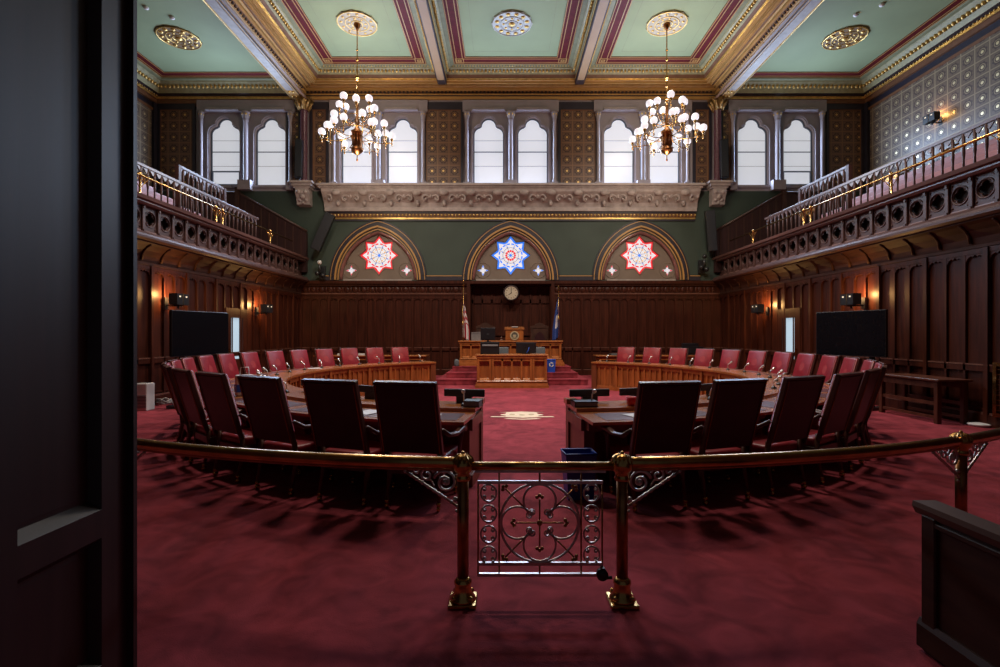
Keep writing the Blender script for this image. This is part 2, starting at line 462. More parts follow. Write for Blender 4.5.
# ------------------------------------------------------------------ back wall
WCX = [-10.9, -9.16, -5.88, -4.13, -0.84, 0.84, 4.13, 5.88, 9.23, 10.97]
ZW0, ZWS = 7.22, 9.20
def trefoil(cx, w=0.58, z0=ZW0, zs=ZWS, grow=0.0):
    g = grow
    p = [(cx - w - g, z0 - g), (cx + w + g, z0 - g), (cx + w + g, zs)]
    ca = w - 0.29
    for i in range(1, 8):
        a = math.radians(78) * i / 7
        p.append((cx + ca + (0.29 + g) * cos(a), zs + (0.29 + g) * sin(a)))
    for i in range(0, 13):
        a = PI * i / 12
        p.append((cx + (0.30 + g) * cos(a), zs + 0.31 + (0.30 + g) * sin(a)))
    for i in range(7, 0, -1):
        a = math.radians(78) * i / 7
        p.append((cx - ca - (0.29 + g) * cos(a), zs + (0.29 + g) * sin(a)))
    p.append((cx - w - g, zs))
    return p
def pointed(cx, hw, h, z0, n=14):
    c = (h * h - hw * hw) / (2 * hw); R = hw + c
    am = math.atan2(h, c)
    right = [(cx - c + R * cos(am * i / n), z0 + R * sin(am * i / n)) for i in range(n + 1)]
    left = [(2 * cx - x, z) for x, z in reversed(right[:-1])]
    return right + left

ARX = [-5.05, 0.0, 4.95]
ZA = 3.62
m = MB(); m.prism([(-14, ZW0 - 0.22), (14, ZW0 - 0.22), (14, 10.6), (-14, 10.6)], YB, YB + 0.4, XZ, [trefoil(c, grow=0.0) for c in WCX])
struct(m.build('wall_back', LAV))
m = MB(); m.box(-14, 14, YB, YB + 0.4, 10.6, 11.5); struct(m.build('wall_back', DKP))
m = MB(); m.prism([(-14, 3.58), (14, 3.58), (14, ZW0 - 0.22), (-14, ZW0 - 0.22)], YB, YB + 0.4, XZ, [pointed(c, 1.47, 1.86, ZA) for c in ARX])
struct(m.build('wall_back', GREENW))
m = MB(); m.prism([(-14, 0), (-1.52, 0), (-1.52, 3.42), (1.5, 3.42), (1.5, 0), (14, 0), (14, 3.58), (-14, 3.58)], YB, YB + 0.4, XZ)
struct(m.build('wall_back', WOOD))
m = MB(); m.box(-1.7, 1.7, YB + 0.4, YB + 0.5, 0, 3.6); struct(m.build('wall_back', WOOD))

# windows
DAY = emat('daylit_pane', (0.80, 0.82, 0.92), 0.72)
DAYG = emat('daylit_pane_side', (0.76, 0.78, 0.84), 0.66)
BLUEF = mat('blue_grey_sash', (0.10, 0.13, 0.19), 0.4, var=0.15)
WN = [0]
for i, c in enumerate(WCX):
    WN[0] += 1
    side = abs(c) > 8
    p = MB(); p.prism(trefoil(c, grow=0.03), YB + 0.18, YB + 0.20, XZ)
    w = struct(p.build('window_%d' % WN[0], DAYG if side else DAY), 'trefoil-headed clerestory window, pair %d along the end wall' % (i // 2 + 1))
    f = MB()
    f.prism(trefoil(c, grow=0.02), YB + 0.13, YB + 0.19, XZ, [trefoil(c, grow=-0.035)])
    f.box(c - 0.56, c + 0.56, YB + 0.14, YB + 0.18, 8.53, 8.555)
    fr = f.build('window_frame', BLUEF, w)
    g = MB()
    for zz in (8.0, 8.98): g.box(c - 0.55, c + 0.55, YB + 0.165, YB + 0.18, zz - 0.004, zz + 0.005)
    g.build('glazing_bar', LAV, w)
    if i in (0, 9):
        q = MB(); q.prism([(c - 0.56, 7.24), (c + 0.56, 7.24), (c + 0.56, 7.80), (c - 0.56, 7.80)], YB + 0.10, YB + 0.16, XZ, [[(c - 0.50, 7.30), (c + 0.50, 7.30), (c + 0.50, 7.76), (c - 0.50, 7.76)]])
        q.build('window_sash', BLUEF, w)
    q = MB(); q.box(c - 0.62, c + 0.62, YB - 0.05, YB + 0.3, ZW0 - 0.10, ZW0); q.build('window_sill', LAV, w)

# window surrounds: hood moulds, colonnettes, bases
def colonnette(mb, x, r, big=False):
    M = Matrix.Translation((x, YB - 0.10, 0))
    mb.lathe([(r * 1.9, 7.18), (r * 1.9, 7.30), (r * 1.3, 7.36), (r, 7.42), (r, 9.62), (r * 1.3, 9.64), (r * 1.1, 9.68), (r * 1.3, 9.72), (r * 2.0, 9.92), (r * 2.0, 9.98)], 12, 0, M)
    for k in range(6):
        a = 2 * PI * k / 6
        mb.ball((x + r * 1.5 * cos(a), YB - 0.10 + r * 1.5 * sin(a), 9.86), r * 0.55, 1, 6)
for pi in range(5):
    a, b = WCX[2 * pi], WCX[2 * pi + 1]
    m = MB()
    m.box(a - 0.98, b + 0.98, YB - 0.12, YB, 9.98, 10.42, 0)
    for c in (a, b):
        m.box(c - 0.62, c + 0.62, YB - 0.22, YB - 0.12, 10.0, 10.06, 0)
        m.box(c - 0.60, c + 0.60, YB - 0.2, YB - 0.12, 10.06, 10.10, 2)
        m.prism(trefoil(c, grow=0.09), YB - 0.04, YB + 0.02, XZ, [trefoil(c, grow=0.03)], 0)
    colonnette(m, (a + b) / 2, 0.085)
    m.box((a + b) / 2 - 0.24, (a + b) / 2 + 0.24, YB - 0.26, YB, 7.0, 7.36, 0)
    for x in (a - 0.82, b + 0.82):
        colonnette(m, x, 0.06)
        m.box(x - 0.13, x + 0.13, YB - 0.2, YB, 7.0, 7.3, 0)
    trim(m, [LAV, GOLD, STONE])

# stencilled panels
for (x0, x1) in ((-7.62, -6.92), (-3.32, -1.80), (1.80, 3.32), (6.92, 7.62), (-8.5, -7.95), (7.95, 8.5), (-13.4, -11.98), (11.98, 13.4)):
    m = MB()
    m.box(x0 + 0.12, x1 - 0.12, YB - 0.03, YB, 7.12, 10.1, 0)
    m.prism([(x0, 7.05), (x1, 7.05), (x1, 10.36), (x0, 10.36)], YB - 0.07, YB, XZ, [[(x0 + 0.10, 7.12), (x1 - 0.10, 7.12), (x1 - 0.10, 10.08), (x0 + 0.10, 10.08)]], 1)
    m.prism([(x0 + 0.10, 7.12), (x1 - 0.10, 7.12), (x1 - 0.10, 10.08), (x0 + 0.10, 10.08)], YB - 0.05, YB, XZ, [[(x0 + 0.13, 7.15), (x1 - 0.13, 7.15), (x1 - 0.13, 10.05), (x0 + 0.13, 10.05)]], 2)
    trim(m, [TILEB, NAVY, BROWNP])

# granite columns on carved corbels carrying the big beams
for s in (-1, 1):
    x = s * 7.78
    c = thing('granite_column', 'red granite half column with gilt capital, on the %s side of the central windows' % ('striped-flag' if s < 0 else 'blue-flag'), 'column', (x, YB - 0.22, 6.2), 0, 'columns carrying the ceiling beams')
    m = MB(); m.lathe([(0.17, 1.05), (0.17, 1.12), (0.13, 1.2), (0.13, 3.72), (0.15, 3.76)], 16, 0); m.build('shaft', PORPH, c)
    m = MB(); m.lathe([(0.14, 3.74), (0.16, 3.8), (0.26, 4.12), (0.28, 4.2)], 12, 0); m.box(-0.32, 0.32, -0.2, 0.2, 4.14, 4.2, 0)
    for k in range(9):
        a = 2 * PI * k / 9
        m.tube([(0.16 * cos(a), 0.16 * sin(a), 3.78), (0.24 * cos(a), 0.24 * sin(a), 3.95), (0.33 * cos(a), 0.33 * sin(a), 4.06), (0.31 * cos(a), 0.31 * sin(a), 3.98)], [0.05, 0.06, 0.05, 0.035], 6, 0)
    m.build('capital', mat('dull_gilt', (0.36, 0.22, 0.08), 0.45, metal=0.7, var=0.4, scale=(12, 12, 12)), c)
    m = MB()
    m.box(-0.42, 0.42, -0.32, 0.2, 0.97, 1.05, 0); m.box(-0.36, 0.36, -0.27, 0.2, 0.87, 0.97, 0); m.box(-0.31, 0.31, -0.22, 0.2, 0.80, 0.87, 0)
    m.prism([(0.2, 0.80), (-0.20, 0.80), (-0.22, 0.62), (-0.10, 0.40), (-0.06, 0.22), (0.2, 0.18)], -0.24, 0.24, lambda u, v, w: (w, u, v), mi=0)
    for (dx, dz, r) in ((-0.13, 0.66, 0.09), (0.13, 0.66, 0.09), (0, 0.5, 0.11), (-0.12, 0.38, 0.07), (0.12, 0.38, 0.07), (0, 0.28, 0.07)):
        m.ball((dx, -0.17 + (0.66 - dz) * 0.3, dz), r, 0, 8)
    m.build('corbel', STONE, c)

# acanthus ledge and dentil band over the arches
m = MB()
m.box(-7.2, 7.2, YB - 0.55, YB, 7.06, 7.15, 0, ch=0.01)
m.box(-7.12, 7.12, YB - 0.48, YB, 6.98, 7.06, 0)
m.prism([(YB, 6.98), (YB - 0.46, 6.98), (YB - 0.44, 6.86), (YB - 0.30, 6.70), (YB - 0.16, 6.52), (YB - 0.12, 6.34), (YB, 6.34)], -7.05, 7.05, YZ, mi=0)
m.box(-7.02, 7.02, YB - 0.17, YB, 6.20, 6.34, 0)
# leaf scrolls
n = 14; L = 14.0 / n
for i in range(n):
    cx = -7.0 + (i + 0.5) * L
    m.ball((cx, YB - 0.44, 6.82), 0.16, 0, 10, sq=(1.1, 0.6, 0.75))
    m.ball((cx, YB - 0.42, 6.86), 0.06, 0, 8, sq=(1.2, 1.4, 1))
    for k in (-1, 1):
        pts = []
        for j in range(12):
            t = j / 11
            a = 0.2 + t * 4.6; r = 0.20 * (1 - 0.75 * t)
            pts.append((cx + k * (0.30 + r * cos(a) * 0.9), YB - 0.26 - 0.10 * sin(t * PI), 6.60 + r * sin(a)))
        m.tube(pts, [0.05 - 0.02 * j / 11 for j in range(12)], 6, 0)
        m.ball((cx + k * 0.30, YB - 0.31, 6.60), 0.055, 0, 6)
    m.ball((cx, YB - 0.22, 6.48), 0.10, 0, 8, sq=(0.8, 0.8, 1.2))
    m.ball((cx + L / 2, YB - 0.3, 6.76), 0.09, 0, 8, sq=(0.7, 0.8, 1.5))
x = -7.15
while x < 7.12:
    m.box(x, x + 0.05, YB - 0.52, YB - 0.46, 7.0, 7.05, 0); x += 0.1
trim(m, [STONE])
m = MB()
m.box(-7.0, 7.0, YB - 0.10, YB, 6.13, 6.20, 1)
m.box(-7.0, 7.0, YB - 0.08, YB, 5.98, 6.13, 2)
x = -6.98
while x < 6.95:
    m.ball((x + 0.05, YB - 0.10, 6.06), 0.05, 0, 6); x += 0.135
m.box(-7.0, 7.0, YB - 0.06, YB, 5.92, 5.98, 0); m.box(-7.0, 7.0, YB - 0.05, YB, 5.85, 5.92, 1)
trim(m, [GOLD, NAVY, BROWNP])

# arch mouldings
for c in ARX:
    m = MB()
    def ringband(hw0, h0, hw1, h1, y0, y1, mi):
        o = pointed(c, hw0, h0, ZA); i = pointed(c, hw1, h1, ZA)
        m.prism(o + list(reversed(i)), y0, y1, XZ, mi=mi)
    ringband(1.86, 2.30, 1.64, 2.06, YB - 0.05, YB + 0.02, 0)
    ringband(1.80, 2.235, 1.775, 2.21, YB - 0.06, YB - 0.04, 1)
    ringband(1.64, 2.06, 1.58, 1.99, YB - 0.09, YB + 0.05, 1)
    ringband(1.56, 1.97, 1.53, 1.94, YB - 0.03, YB + 0.05, 0)
    ringband(1.53, 1.94, 1.49, 1.90, YB - 0.05, YB + 0.05, 1)
    pts = [(x, YB + 0.06, z) for x, z in pointed(c, 1.43, 1.82, ZA)]
    m.tube(pts, 0.075, 8, 2)
    trim(m, [NAVY, GOLDP, mat('polished_brown_marble', (0.20, 0.085, 0.075), 0.2, var=0.2)])
m = MB()
edges = [-7.2] + sum([[c - 1.7, c + 1.7] for c in ARX], []) + [7.2]
for i in range(0, len(edges), 2):
    a, b = edges[i], edges[i + 1]
    m.box(a, b, YB - 0.04, YB, 3.6, 3.80, 0); m.box(a, b, YB - 0.05, YB, 3.755, 3.785, 1)
trim(m, [NAVY, GOLDP])

# stained glass tympana
SG = dict(white=emat('glass_clear', (0.84, 0.82, 0.88), 0.70), red=emat('glass_ruby', (0.80, 0.025, 0.035), 0.85), blue=emat('glass_azure', (0.03, 0.20, 0.90), 0.95),
          amber=emat('glass_amber', (0.9, 0.45, 0.10), 0.9), lilac=emat('glass_lilac', (0.62, 0.45, 0.85), 0.9))
def star_pts(R, r, n, cx, cz, rot=PI / 2):
    return [(cx + (R if i % 2 == 0 else r) * cos(rot + PI * i / n), cz + (R if i % 2 == 0 else r) * sin(rot + PI * i / n)) for i in range(2 * n)]
def disc_pts(R, cx, cz, n=24): return [(cx + R * cos(2 * PI * i / n), cz + R * sin(2 * PI * i / n)) for i in range(n)]
def four(R, cx, cz):
    pts = []
    for k in range(4):
        a = k * PI / 2
        for (da, rr) in ((-0.62, 0.36), (-0.30, 0.62), (0, 1.0), (0.30, 0.62)):
            pts.append((cx + R * rr * cos(a + da), cz + R * rr * sin(a + da)))
    return pts
ZSTAR = 4.58
for ai, c in enumerate(ARX):
    WN[0] += 1
    main = 'blue' if ai == 1 else 'red'
    nm = ('ruby star stained-glass lunette nearest the striped flag', 'azure star stained-glass lunette above the clock', 'ruby star stained-glass lunette nearest the blue flag')[ai]
    b = MB()
    R = 0.74
    holes = [star_pts(R + 0.01, 0.53, 8, c, ZSTAR), four(0.225, c - 1.06, 4.0), four(0.225, c + 1.06, 4.0)]
    b.prism(pointed(c, 1.50, 1.90, ZA), YB + 0.12, YB + 0.24, XZ, holes)
    w = struct(b.build('window_%d' % WN[0], TYMP), nm)
    q = MB()
    # hollow roundels round the small quatrefoils and the star
    for cc, rr in ((c - 1.06, 0.29), (c + 1.06, 0.29)):
        q.tube([(x, YB + 0.12, z) for x, z in disc_pts(rr, cc, 4.0, 20)], 0.02, 6, 0, True)
    q.tube([(x, YB + 0.12, z) for x, z in star_pts(R + 0.04, 0.57, 8, c, ZSTAR)], 0.018, 6, 0, True)
    q.build('glass_moulding', TYMP, w)
    g = MB(); yy = YB + 0.17
    g.prism(star_pts(R, 0.53, 8, c, ZSTAR), yy + 0.03, yy + 0.035, XZ)
    g.build('coloured_border_glass', SG[main], w)
    g = MB()
    for k in range(8):
        a = PI / 2 + k * PI / 4
        tip = 0.645; ba = 0.235
        g.prism([(c + tip * cos(a), ZSTAR + tip * sin(a)), (c + 0.50 * cos(a + ba), ZSTAR + 0.50 * sin(a + ba)), (c + 0.47 * cos(a), ZSTAR + 0.47 * sin(a)), (c + 0.50 * cos(a - ba), ZSTAR + 0.50 * sin(a - ba))], yy + 0.015, yy + 0.02, XZ)
    g.prism(disc_pts(0.49, c, ZSTAR), yy + 0.018, yy + 0.022, XZ)
    for dx in (-1.06, 1.06): g.prism(four(0.22, c + dx, 4.0), yy + 0.02, yy + 0.03, XZ)
    g.build('clear_glass', SG['white'], w)
    g = MB()
    for k in range(16):
        a0 = 2 * PI * (k + 0.18) / 16; a1 = 2 * PI * (k + 0.82) / 16
        g.prism([(c + 0.465 * cos(a0), ZSTAR + 0.465 * sin(a0)), (c + 0.465 * cos(a1), ZSTAR + 0.465 * sin(a1)), (c + 0.415 * cos(a1), ZSTAR + 0.415 * sin(a1)), (c + 0.415 * cos(a0), ZSTAR + 0.415 * sin(a0))], yy + 0.008, yy + 0.012, XZ)
    for dx in (-1.06, 1.06):
        for k in range(4):
            a = k * PI / 2
            g.prism([(c + dx + 0.21 * cos(a), 4.0 + 0.21 * sin(a)), (c + dx + 0.12 * cos(a + 0.25), 4.0 + 0.12 * sin(a + 0.25)), (c + dx + 0.12 * cos(a - 0.25), 4.0 + 0.12 * sin(a - 0.25))], yy + 0.008, yy + 0.012, XZ)
    g.build('ring_glass', SG[main], w)
    g = MB()
    for k in range(12):
        a = 2 * PI * k / 12
        if ai == 1:
            g.prism(disc_pts(0.045, c + 0.17 * cos(a), ZSTAR + 0.17 * sin(a), 6), yy + 0.008, yy + 0.012, XZ)
        else:
            g.prism(disc_pts(0.028, c + 0.24 * cos(a), ZSTAR + 0.24 * sin(a), 6), yy + 0.008, yy + 0.012, XZ)
    g.build('inner_ring_glass', SG['red' if ai == 1 else 'amber'], w)
    g = MB(); g.prism(disc_pts(0.055, c, ZSTAR, 10), yy + 0.008, yy + 0.012, XZ)
    for k in range(8):
        a = 2 * PI * (k + 0.5) / 8
        g.prism(disc_pts(0.025, c + 0.34 * cos(a), ZSTAR + 0.34 * sin(a), 6), yy + 0.008, yy + 0.012, XZ)
    g.build('centre_glass', SG['blue'], w)
    g = MB()
    for k in range(8):
        a = PI / 8 + k * PI / 4
        g.box(-0.004, 0.004, yy, yy + 0.02, -0.49, -0.06, 0, M=Matrix.Translation((c, 0, ZSTAR)) @ Matrix.Rotation(a, 4, 'Y'))
    g.tube([(x, yy + 0.008, z) for x, z in disc_pts(0.30, c, ZSTAR)], 0.006, 4, 0, True)
    g.build('lead_came', DKP, w)
    g = MB(); g.box(c - 1.3, c + 1.3, YB - 0.1, YB + 0.2, 3.58, 3.64); g.build('window_sill', mat('pale_sill', (0.30, 0.26, 0.24), 0.3), w)

# ------------------------------------------------------------------ panelling
def spandrel(mb, u0, u1, zt, mp, w0, w1, mi=0):
    d = 0.14; um = (u0 + u1) / 2; k = (u1 - u0) / 2
    pts = [(u0, zt), (u0, zt - d)]
    for (a, b) in ((0.12, 0.055), (0.3, 0.02), (0.36, 0.045), (0.45, 0.02)):
        pts.append((u0 + k * 2 * a, zt - d + 0.13 - b))
    pts.append((um, zt - 0.015))
    for (a, b) in reversed(((0.12, 0.055), (0.3, 0.02), (0.36, 0.045), (0.45, 0.02))):
        pts.append((u1 - k * 2 * a, zt - d + 0.13 - b))
    pts += [(u1, zt - d), (u1, zt)]
    mb.prism(pts, w0, w1, mp, mi=mi)
def panelling(mb, u0, u1, zt, face, out, mp, npan=3, mi=0, ledge=1, skip=None):
    """frame of stiles and rails standing off the wall plane 'face' towards 'out'"""
    def bx(a, b, z0, z1, d, m_=mi):
        mb.prism([(a, z0), (b, z0), (b, z1), (a, z1)], face, face + out * d, mp, mi=m_)
    P = 0.08; S = 0.045
    bx(u0, u0 + P, 0, zt, 0.075)
    pw = (u1 - u0 - P) / npan
    for i in range(npan):
        a = u0 + P + i * pw + (S / 2 if i else 0); b = u0 + P + (i + 1) * pw - (S / 2 if i < npan - 1 else 0)
        if i: bx(u0 + P + i * pw - S / 2, u0 + P + i * pw + S / 2, 0.2, zt, 0.045)
        spandrel(mb, a, b, zt - 0.08, mp, face, face + out * 0.04, mi)
        bx(a, b, 1.03, 1.055, 0.05, ledge)
        bx(a + 0.03, b - 0.03, 0.27, 0.30, 0.03, mi)
    bx(u0 + P, u1, zt - 0.08, zt, 0.05)
    bx(u0 + P, u1, 0.93, 1.03, 0.045)
    bx(u0 + P, u1, 0, 0.20, 0.07)
    bx(u0 + P, u1, 0.20, 0.235, 0.05, ledge)

LEDGE = mat('polished_ledge', (0.13, 0.06, 0.045), 0.22, var=0.2)
m = MB()
x = -8.0
while x < 7.9:
    if -1.7 < x + 0.6 < 1.7:
        x = 1.62; continue
    w = 1.06
    panelling(m, x, x + w, 3.0, YB, -1, XZ, 3, 0, 1)
    x += w
for (a, b) in ((-8, -1.62), (1.62, 8)):
    m.box(a, b, YB - 0.05, YB, 3.02, 3.08, 0); m.box(a, b, YB - 0.07, YB, 3.40, 3.47, 0); m.box(a, b, YB - 0.12, YB, 3.47, 3.58, 0)
    x = a + 0.03
    while x < b - 0.3:    # carved leaf frieze
        m.ball((x + 0.13, YB - 0.0, 3.24), 0.11, 0, 8, sq=(1, 0.2, 1.1)); m.ball((x + 0.29, YB, 3.24), 0.06, 0, 6, sq=(0.8, 0.3, 2.0)); x += 0.32
    m.box(a, b, YB - 0.03, YB, 3.08, 3.12, 1)
m.box(-1.62, 1.62, YB - 0.12, YB, 3.47, 3.58, 0)
for a in (-1.66, 1.54): m.box(a, a + 0.12, YB - 0.12, YB + 0.1, 0, 3.47, 0)
# recess panels
x = -1.5
while x < 1.45:
    m.box(x, x + 0.06, YB + 0.35, YB + 0.4, 0, 3.42, 0); x += 0.374
m.box(-1.5, 1.5, YB + 0.35, YB + 0.4, 2.75, 2.9, 0); m.box(-1.5, 1.5, YB + 0.34, YB + 0.4, 1.5, 1.6, 0)
struct(m.build('trim_80', [WOOD, LEDGE]))

for s in (-1, 1):
    side = 'left' if s < 0 else 'right'
    m = MB(); a, b = sorted((s * XW, s * (XW + 0.2)))
    m.box(a, b, YF, YB, 0, 3.2)
    wl = struct(m.build('wall_' + side, WOOD))
    m = MB(); y = 4.68
    cuts = [13.6]
    while y < YB - 0.6:
        w = 1.2
        if abs(y + 0.6 - 14.1) > 0.95 or True:
            panelling(m, y, y + w, 3.05, s * XW, -s, YZ, 3, 0, 1)
        y += w
    struct(m.build('trim_8%d' % (2 + s), [WOOD, LEDGE]))
    m = MB(); a, b = sorted((s * XU, s * (XU + 0.2)))
    m.box(a, b, YF, YB + 0.4, 3.0, 11.5)
    struct(m.build('wall_upper_' + side, NAVY))
    m = MB()
    a, b = sorted((s * XU, s * (XU - 0.03)))
    m.box(a, b, 6, YB - 0.28, 6.0, 9.98, 0)
    m.box(*sorted((s * XU, s * (XU - 0.05))), 6, YB - 0.2, 9.98, 10.08, 1)
    m.box(*sorted((s * XU, s * (XU - 0.09))), YB - 0.22, YB - 0.04, 6.0, 10.3, 2)
    struct(m.build('trim_9%d' % (2 + s), [TILES, BROWNP, NAVY]))
    # floor slab of the gallery
    m = MB(); a, b = sorted((s * 7.95, s * XU))
    m.box(a, b, YF, YB, 3.55, 3.95)
    struct(m.build('ceiling_gallery_' + side, WOODX))
    # side door with a bright lit pane
    d0 = MB()
    d0.prism([(13.55, 0), (14.65, 0), (14.65, 2.3), (13.55, 2.3)], s * XW, s * (XW - 0.07), YZ, [[(13.80, 0.85), (14.42, 0.85), (14.42, 2.03), (13.80, 2.03)]])
    dr = struct(d0.build('door_%d' % (2 if s < 0 else 3), WOOD))
    g = MB(); g.box(*sorted((s * (XW - 0.005), s * (XW - 0.03))), 13.80, 14.42, 0.85, 2.03); g.build('door_glass', emat('daylit_door_pane', (0.50, 0.66, 0.78), 0.75), dr)
    g = MB(); g.box(*sorted((s * (XW - 0.06), s * (XW - 0.11))), 13.66, 13.72, 0.98, 1.16); g.build('door_handle', BRASS, dr)

# ------------------------------------------------------------------ galleries
def quatre(cu, cz, a):
    pts = []
    for k in range(4):
        ca = k * PI / 2
        ox, oz = cu + a * cos(ca), cz + a * sin(ca)
        for i in range(7):
            t = ca - PI / 2 + PI * i / 6 * 0.999
            pts.append((ox + a * cos(t), oz + a * sin(t)))
    return pts
# one parapet panel, built facing -X at the origin, running +Y
pm = MB(); PW = 0.46
pm.box(-0.075, 0, 0.0, 0.085, 3.70, 4.30, 0, ch=0.01)
pm.box(-0.095, 0, 0.015, 0.07, 3.70, 3.78, 0); pm.box(-0.09, 0, 0.02, 0.065, 4.22, 4.28, 0)
cu, cz = 0.085 + 0.1875, 4.03
pm.prism([(0.085, 3.72), (PW, 3.72), (PW, 4.30), (0.085, 4.30)], -0.03, 0.0, YZ, [disc_pts(0.172, cu, cz, 28)])
pm.prism(disc_pts(0.172, cu, cz, 28), -0.018, 0.0, YZ, [quatre(cu, cz, 0.072)])
pm.tube([(-0.03, u, z) for u, z in disc_pts(0.165, cu, cz, 24)], 0.016, 6, 0, True)
pm.tube([(-0.02, u, z) for u, z in quatre(cu, cz, 0.074)], 0.009, 5, 0, True)
for (du, dz) in ((-1, -1), (-1, 1), (1, -1), (1, 1)): pm.ball((-0.03, cu + du * 0.152, cz + dz * 0.20), 0.022, 0, 6)
pm.box(-0.05, 0, 0.095, PW - 0.01, 3.735, 3.765, 1)
PARAPET = pm
SIDEN = {-1: 'striped-flag', 1: 'blue-flag'}
def gallery(s):
    g = thing('gallery', 'carved dark wood balcony with quatrefoil parapet on the %s side of the hall' % SIDEN[s], 'balcony', (s * 7.85, 9.7, 3.58), 0, 'galleries')
    def P(mb, name, mats):
        o = mb.build(name, mats); o.parent = g; o.matrix_parent_inverse = Matrix.Translation((-s * 7.85, -9.7, -3.58)); return o
    m = MB()
    cov = [(8.0, 3.04), (7.94, 3.06), (7.94, 3.11), (7.97, 3.13), (7.95, 3.24), (7.88, 3.36), (7.78, 3.45), (7.70, 3.49), (7.70, 3.52), (8.0, 3.52)]
    m.prism([(s * a, b) for a, b in cov], 2, YB - 0.01, XZ)
    y = 5.0
    while y < YB - 0.3:       # ribs of the cove
        m.tube([(s * 7.94, y, 3.15), (s * 7.91, y, 3.3), (s * 7.84, y, 3.40), (s * 7.74, y, 3.47)], 0.028, 6); y += 0.6
    P(m, 'cove', mat('shaded_cove_wood', (0.050, 0.020, 0.014), 0.6, var=0.3, scale=(3, 3, 14), spec=0.12))  # gallery wood darkened and dulled to hold back the wall-lamp glow
    m = MB()
    m.prism([(s * a, b) for a, b in ((7.66, 3.52), (7.62, 3.56), (7.62, 3.60), (7.68, 3.62), (7.70, 3.66), (7.76, 3.72), (8.0, 3.72), (8.0, 3.52))], 2, YB - 0.01, XZ)
    P(m, 'lower_moulding', WOODX)
    m = MB(); m.box(*sorted((s * 7.98, s * 8.10)), 2, YB - 0.01, 3.6, 4.32); P(m, 'parapet', mat('parapet_hole_shade', (0.012, 0.005, 0.004), 0.7))  # near-black colour stands in for shade behind the quatrefoil holes
    m = MB()
    m.prism([(s * a, b) for a, b in ((7.78, 4.29), (7.74, 4.33), (7.74, 4.36), (7.68, 4.38), (7.66, 4.45), (8.18, 4.45), (8.18, 4.29))], 2, YB - 0.01, XZ)
    P(m, 'ledge', mat('ledge_wood', (0.13, 0.062, 0.052), 0.33, var=0.25, scale=(10, 1, 10)))
    # tiers
    m = MB()
    for k in range(5):
        a, b = sorted((s * (8.4 + 0.75 * k), s * (13.5 if k == 4 else 8.4 + 0.75 * (k + 1))))
        m.box(a, b, 4, YB - 0.01, 3.95, 4.0 + 0.42 * k)
    P(m, 'tier', STEPW)
    # panelled end wall climbing the tiers
    m = MB()
    m.prism([(s * 7.72, 3.9), (s * 7.72, 5.40), (s * 10.3, 6.86), (s * 12.3, 6.9), (s * 12.3, 3.9)], YB - 0.14, YB - 0.005, XZ)
    e = P(m, 'end_panelling', mat('end_panelling_wood', (0.030, 0.010, 0.009), 0.45, var=0.3, scale=(14, 3, 1)))
    m = MB()
    m.tube([(s * 7.70, YB - 0.13, 5.44), (s * 10.3, YB - 0.13, 6.90), (s * 12.3, YB - 0.13, 6.93)], 0.05, 6)
    for k in range(9):
        xx = 7.9 + k * 0.3
        m.box(*sorted((s * xx, s * (xx + 0.05))), YB - 0.16, YB - 0.13, 4.4, 5.36 + (xx - 7.72) * 0.56)
    m.box(*sorted((s * 10.25, s * 10.4)), YB - 0.2, YB - 0.05, 6.0, 7.1)
    P(m, 'handrail_cap', mat('end_cap_wood', (0.05, 0.022, 0.016), 0.35, var=0.2))
    return g
gals = {s: gallery(s) for s in (-1, 1)}
for s in (-1, 1):
    mbx = PARAPET
    first = None
    yy = 4.74 + 0.02
    n = int((YB - 0.1 - yy) / PW)
    for i in range(n):
        if first is None:
            src = MB(); src.v = [((x if s > 0 else -x), y, z) for x, y, z in mbx.v]; src.f = mbx.f; src.m = mbx.m; src.sm = mbx.sm
            first = src.build('quatrefoil_panel', [WOODX, mat('panel_sill', (0.22, 0.13, 0.11), 0.28, var=0.2)]); o = first
        else:
            o = first.copy(); COL.objects.link(o)
        o.parent = gals[s]; o.matrix_parent_inverse = Matrix.Translation((-s * 7.85, -9.7, -3.58))
        o.location = (s * 7.90, yy + i * PW, 0)

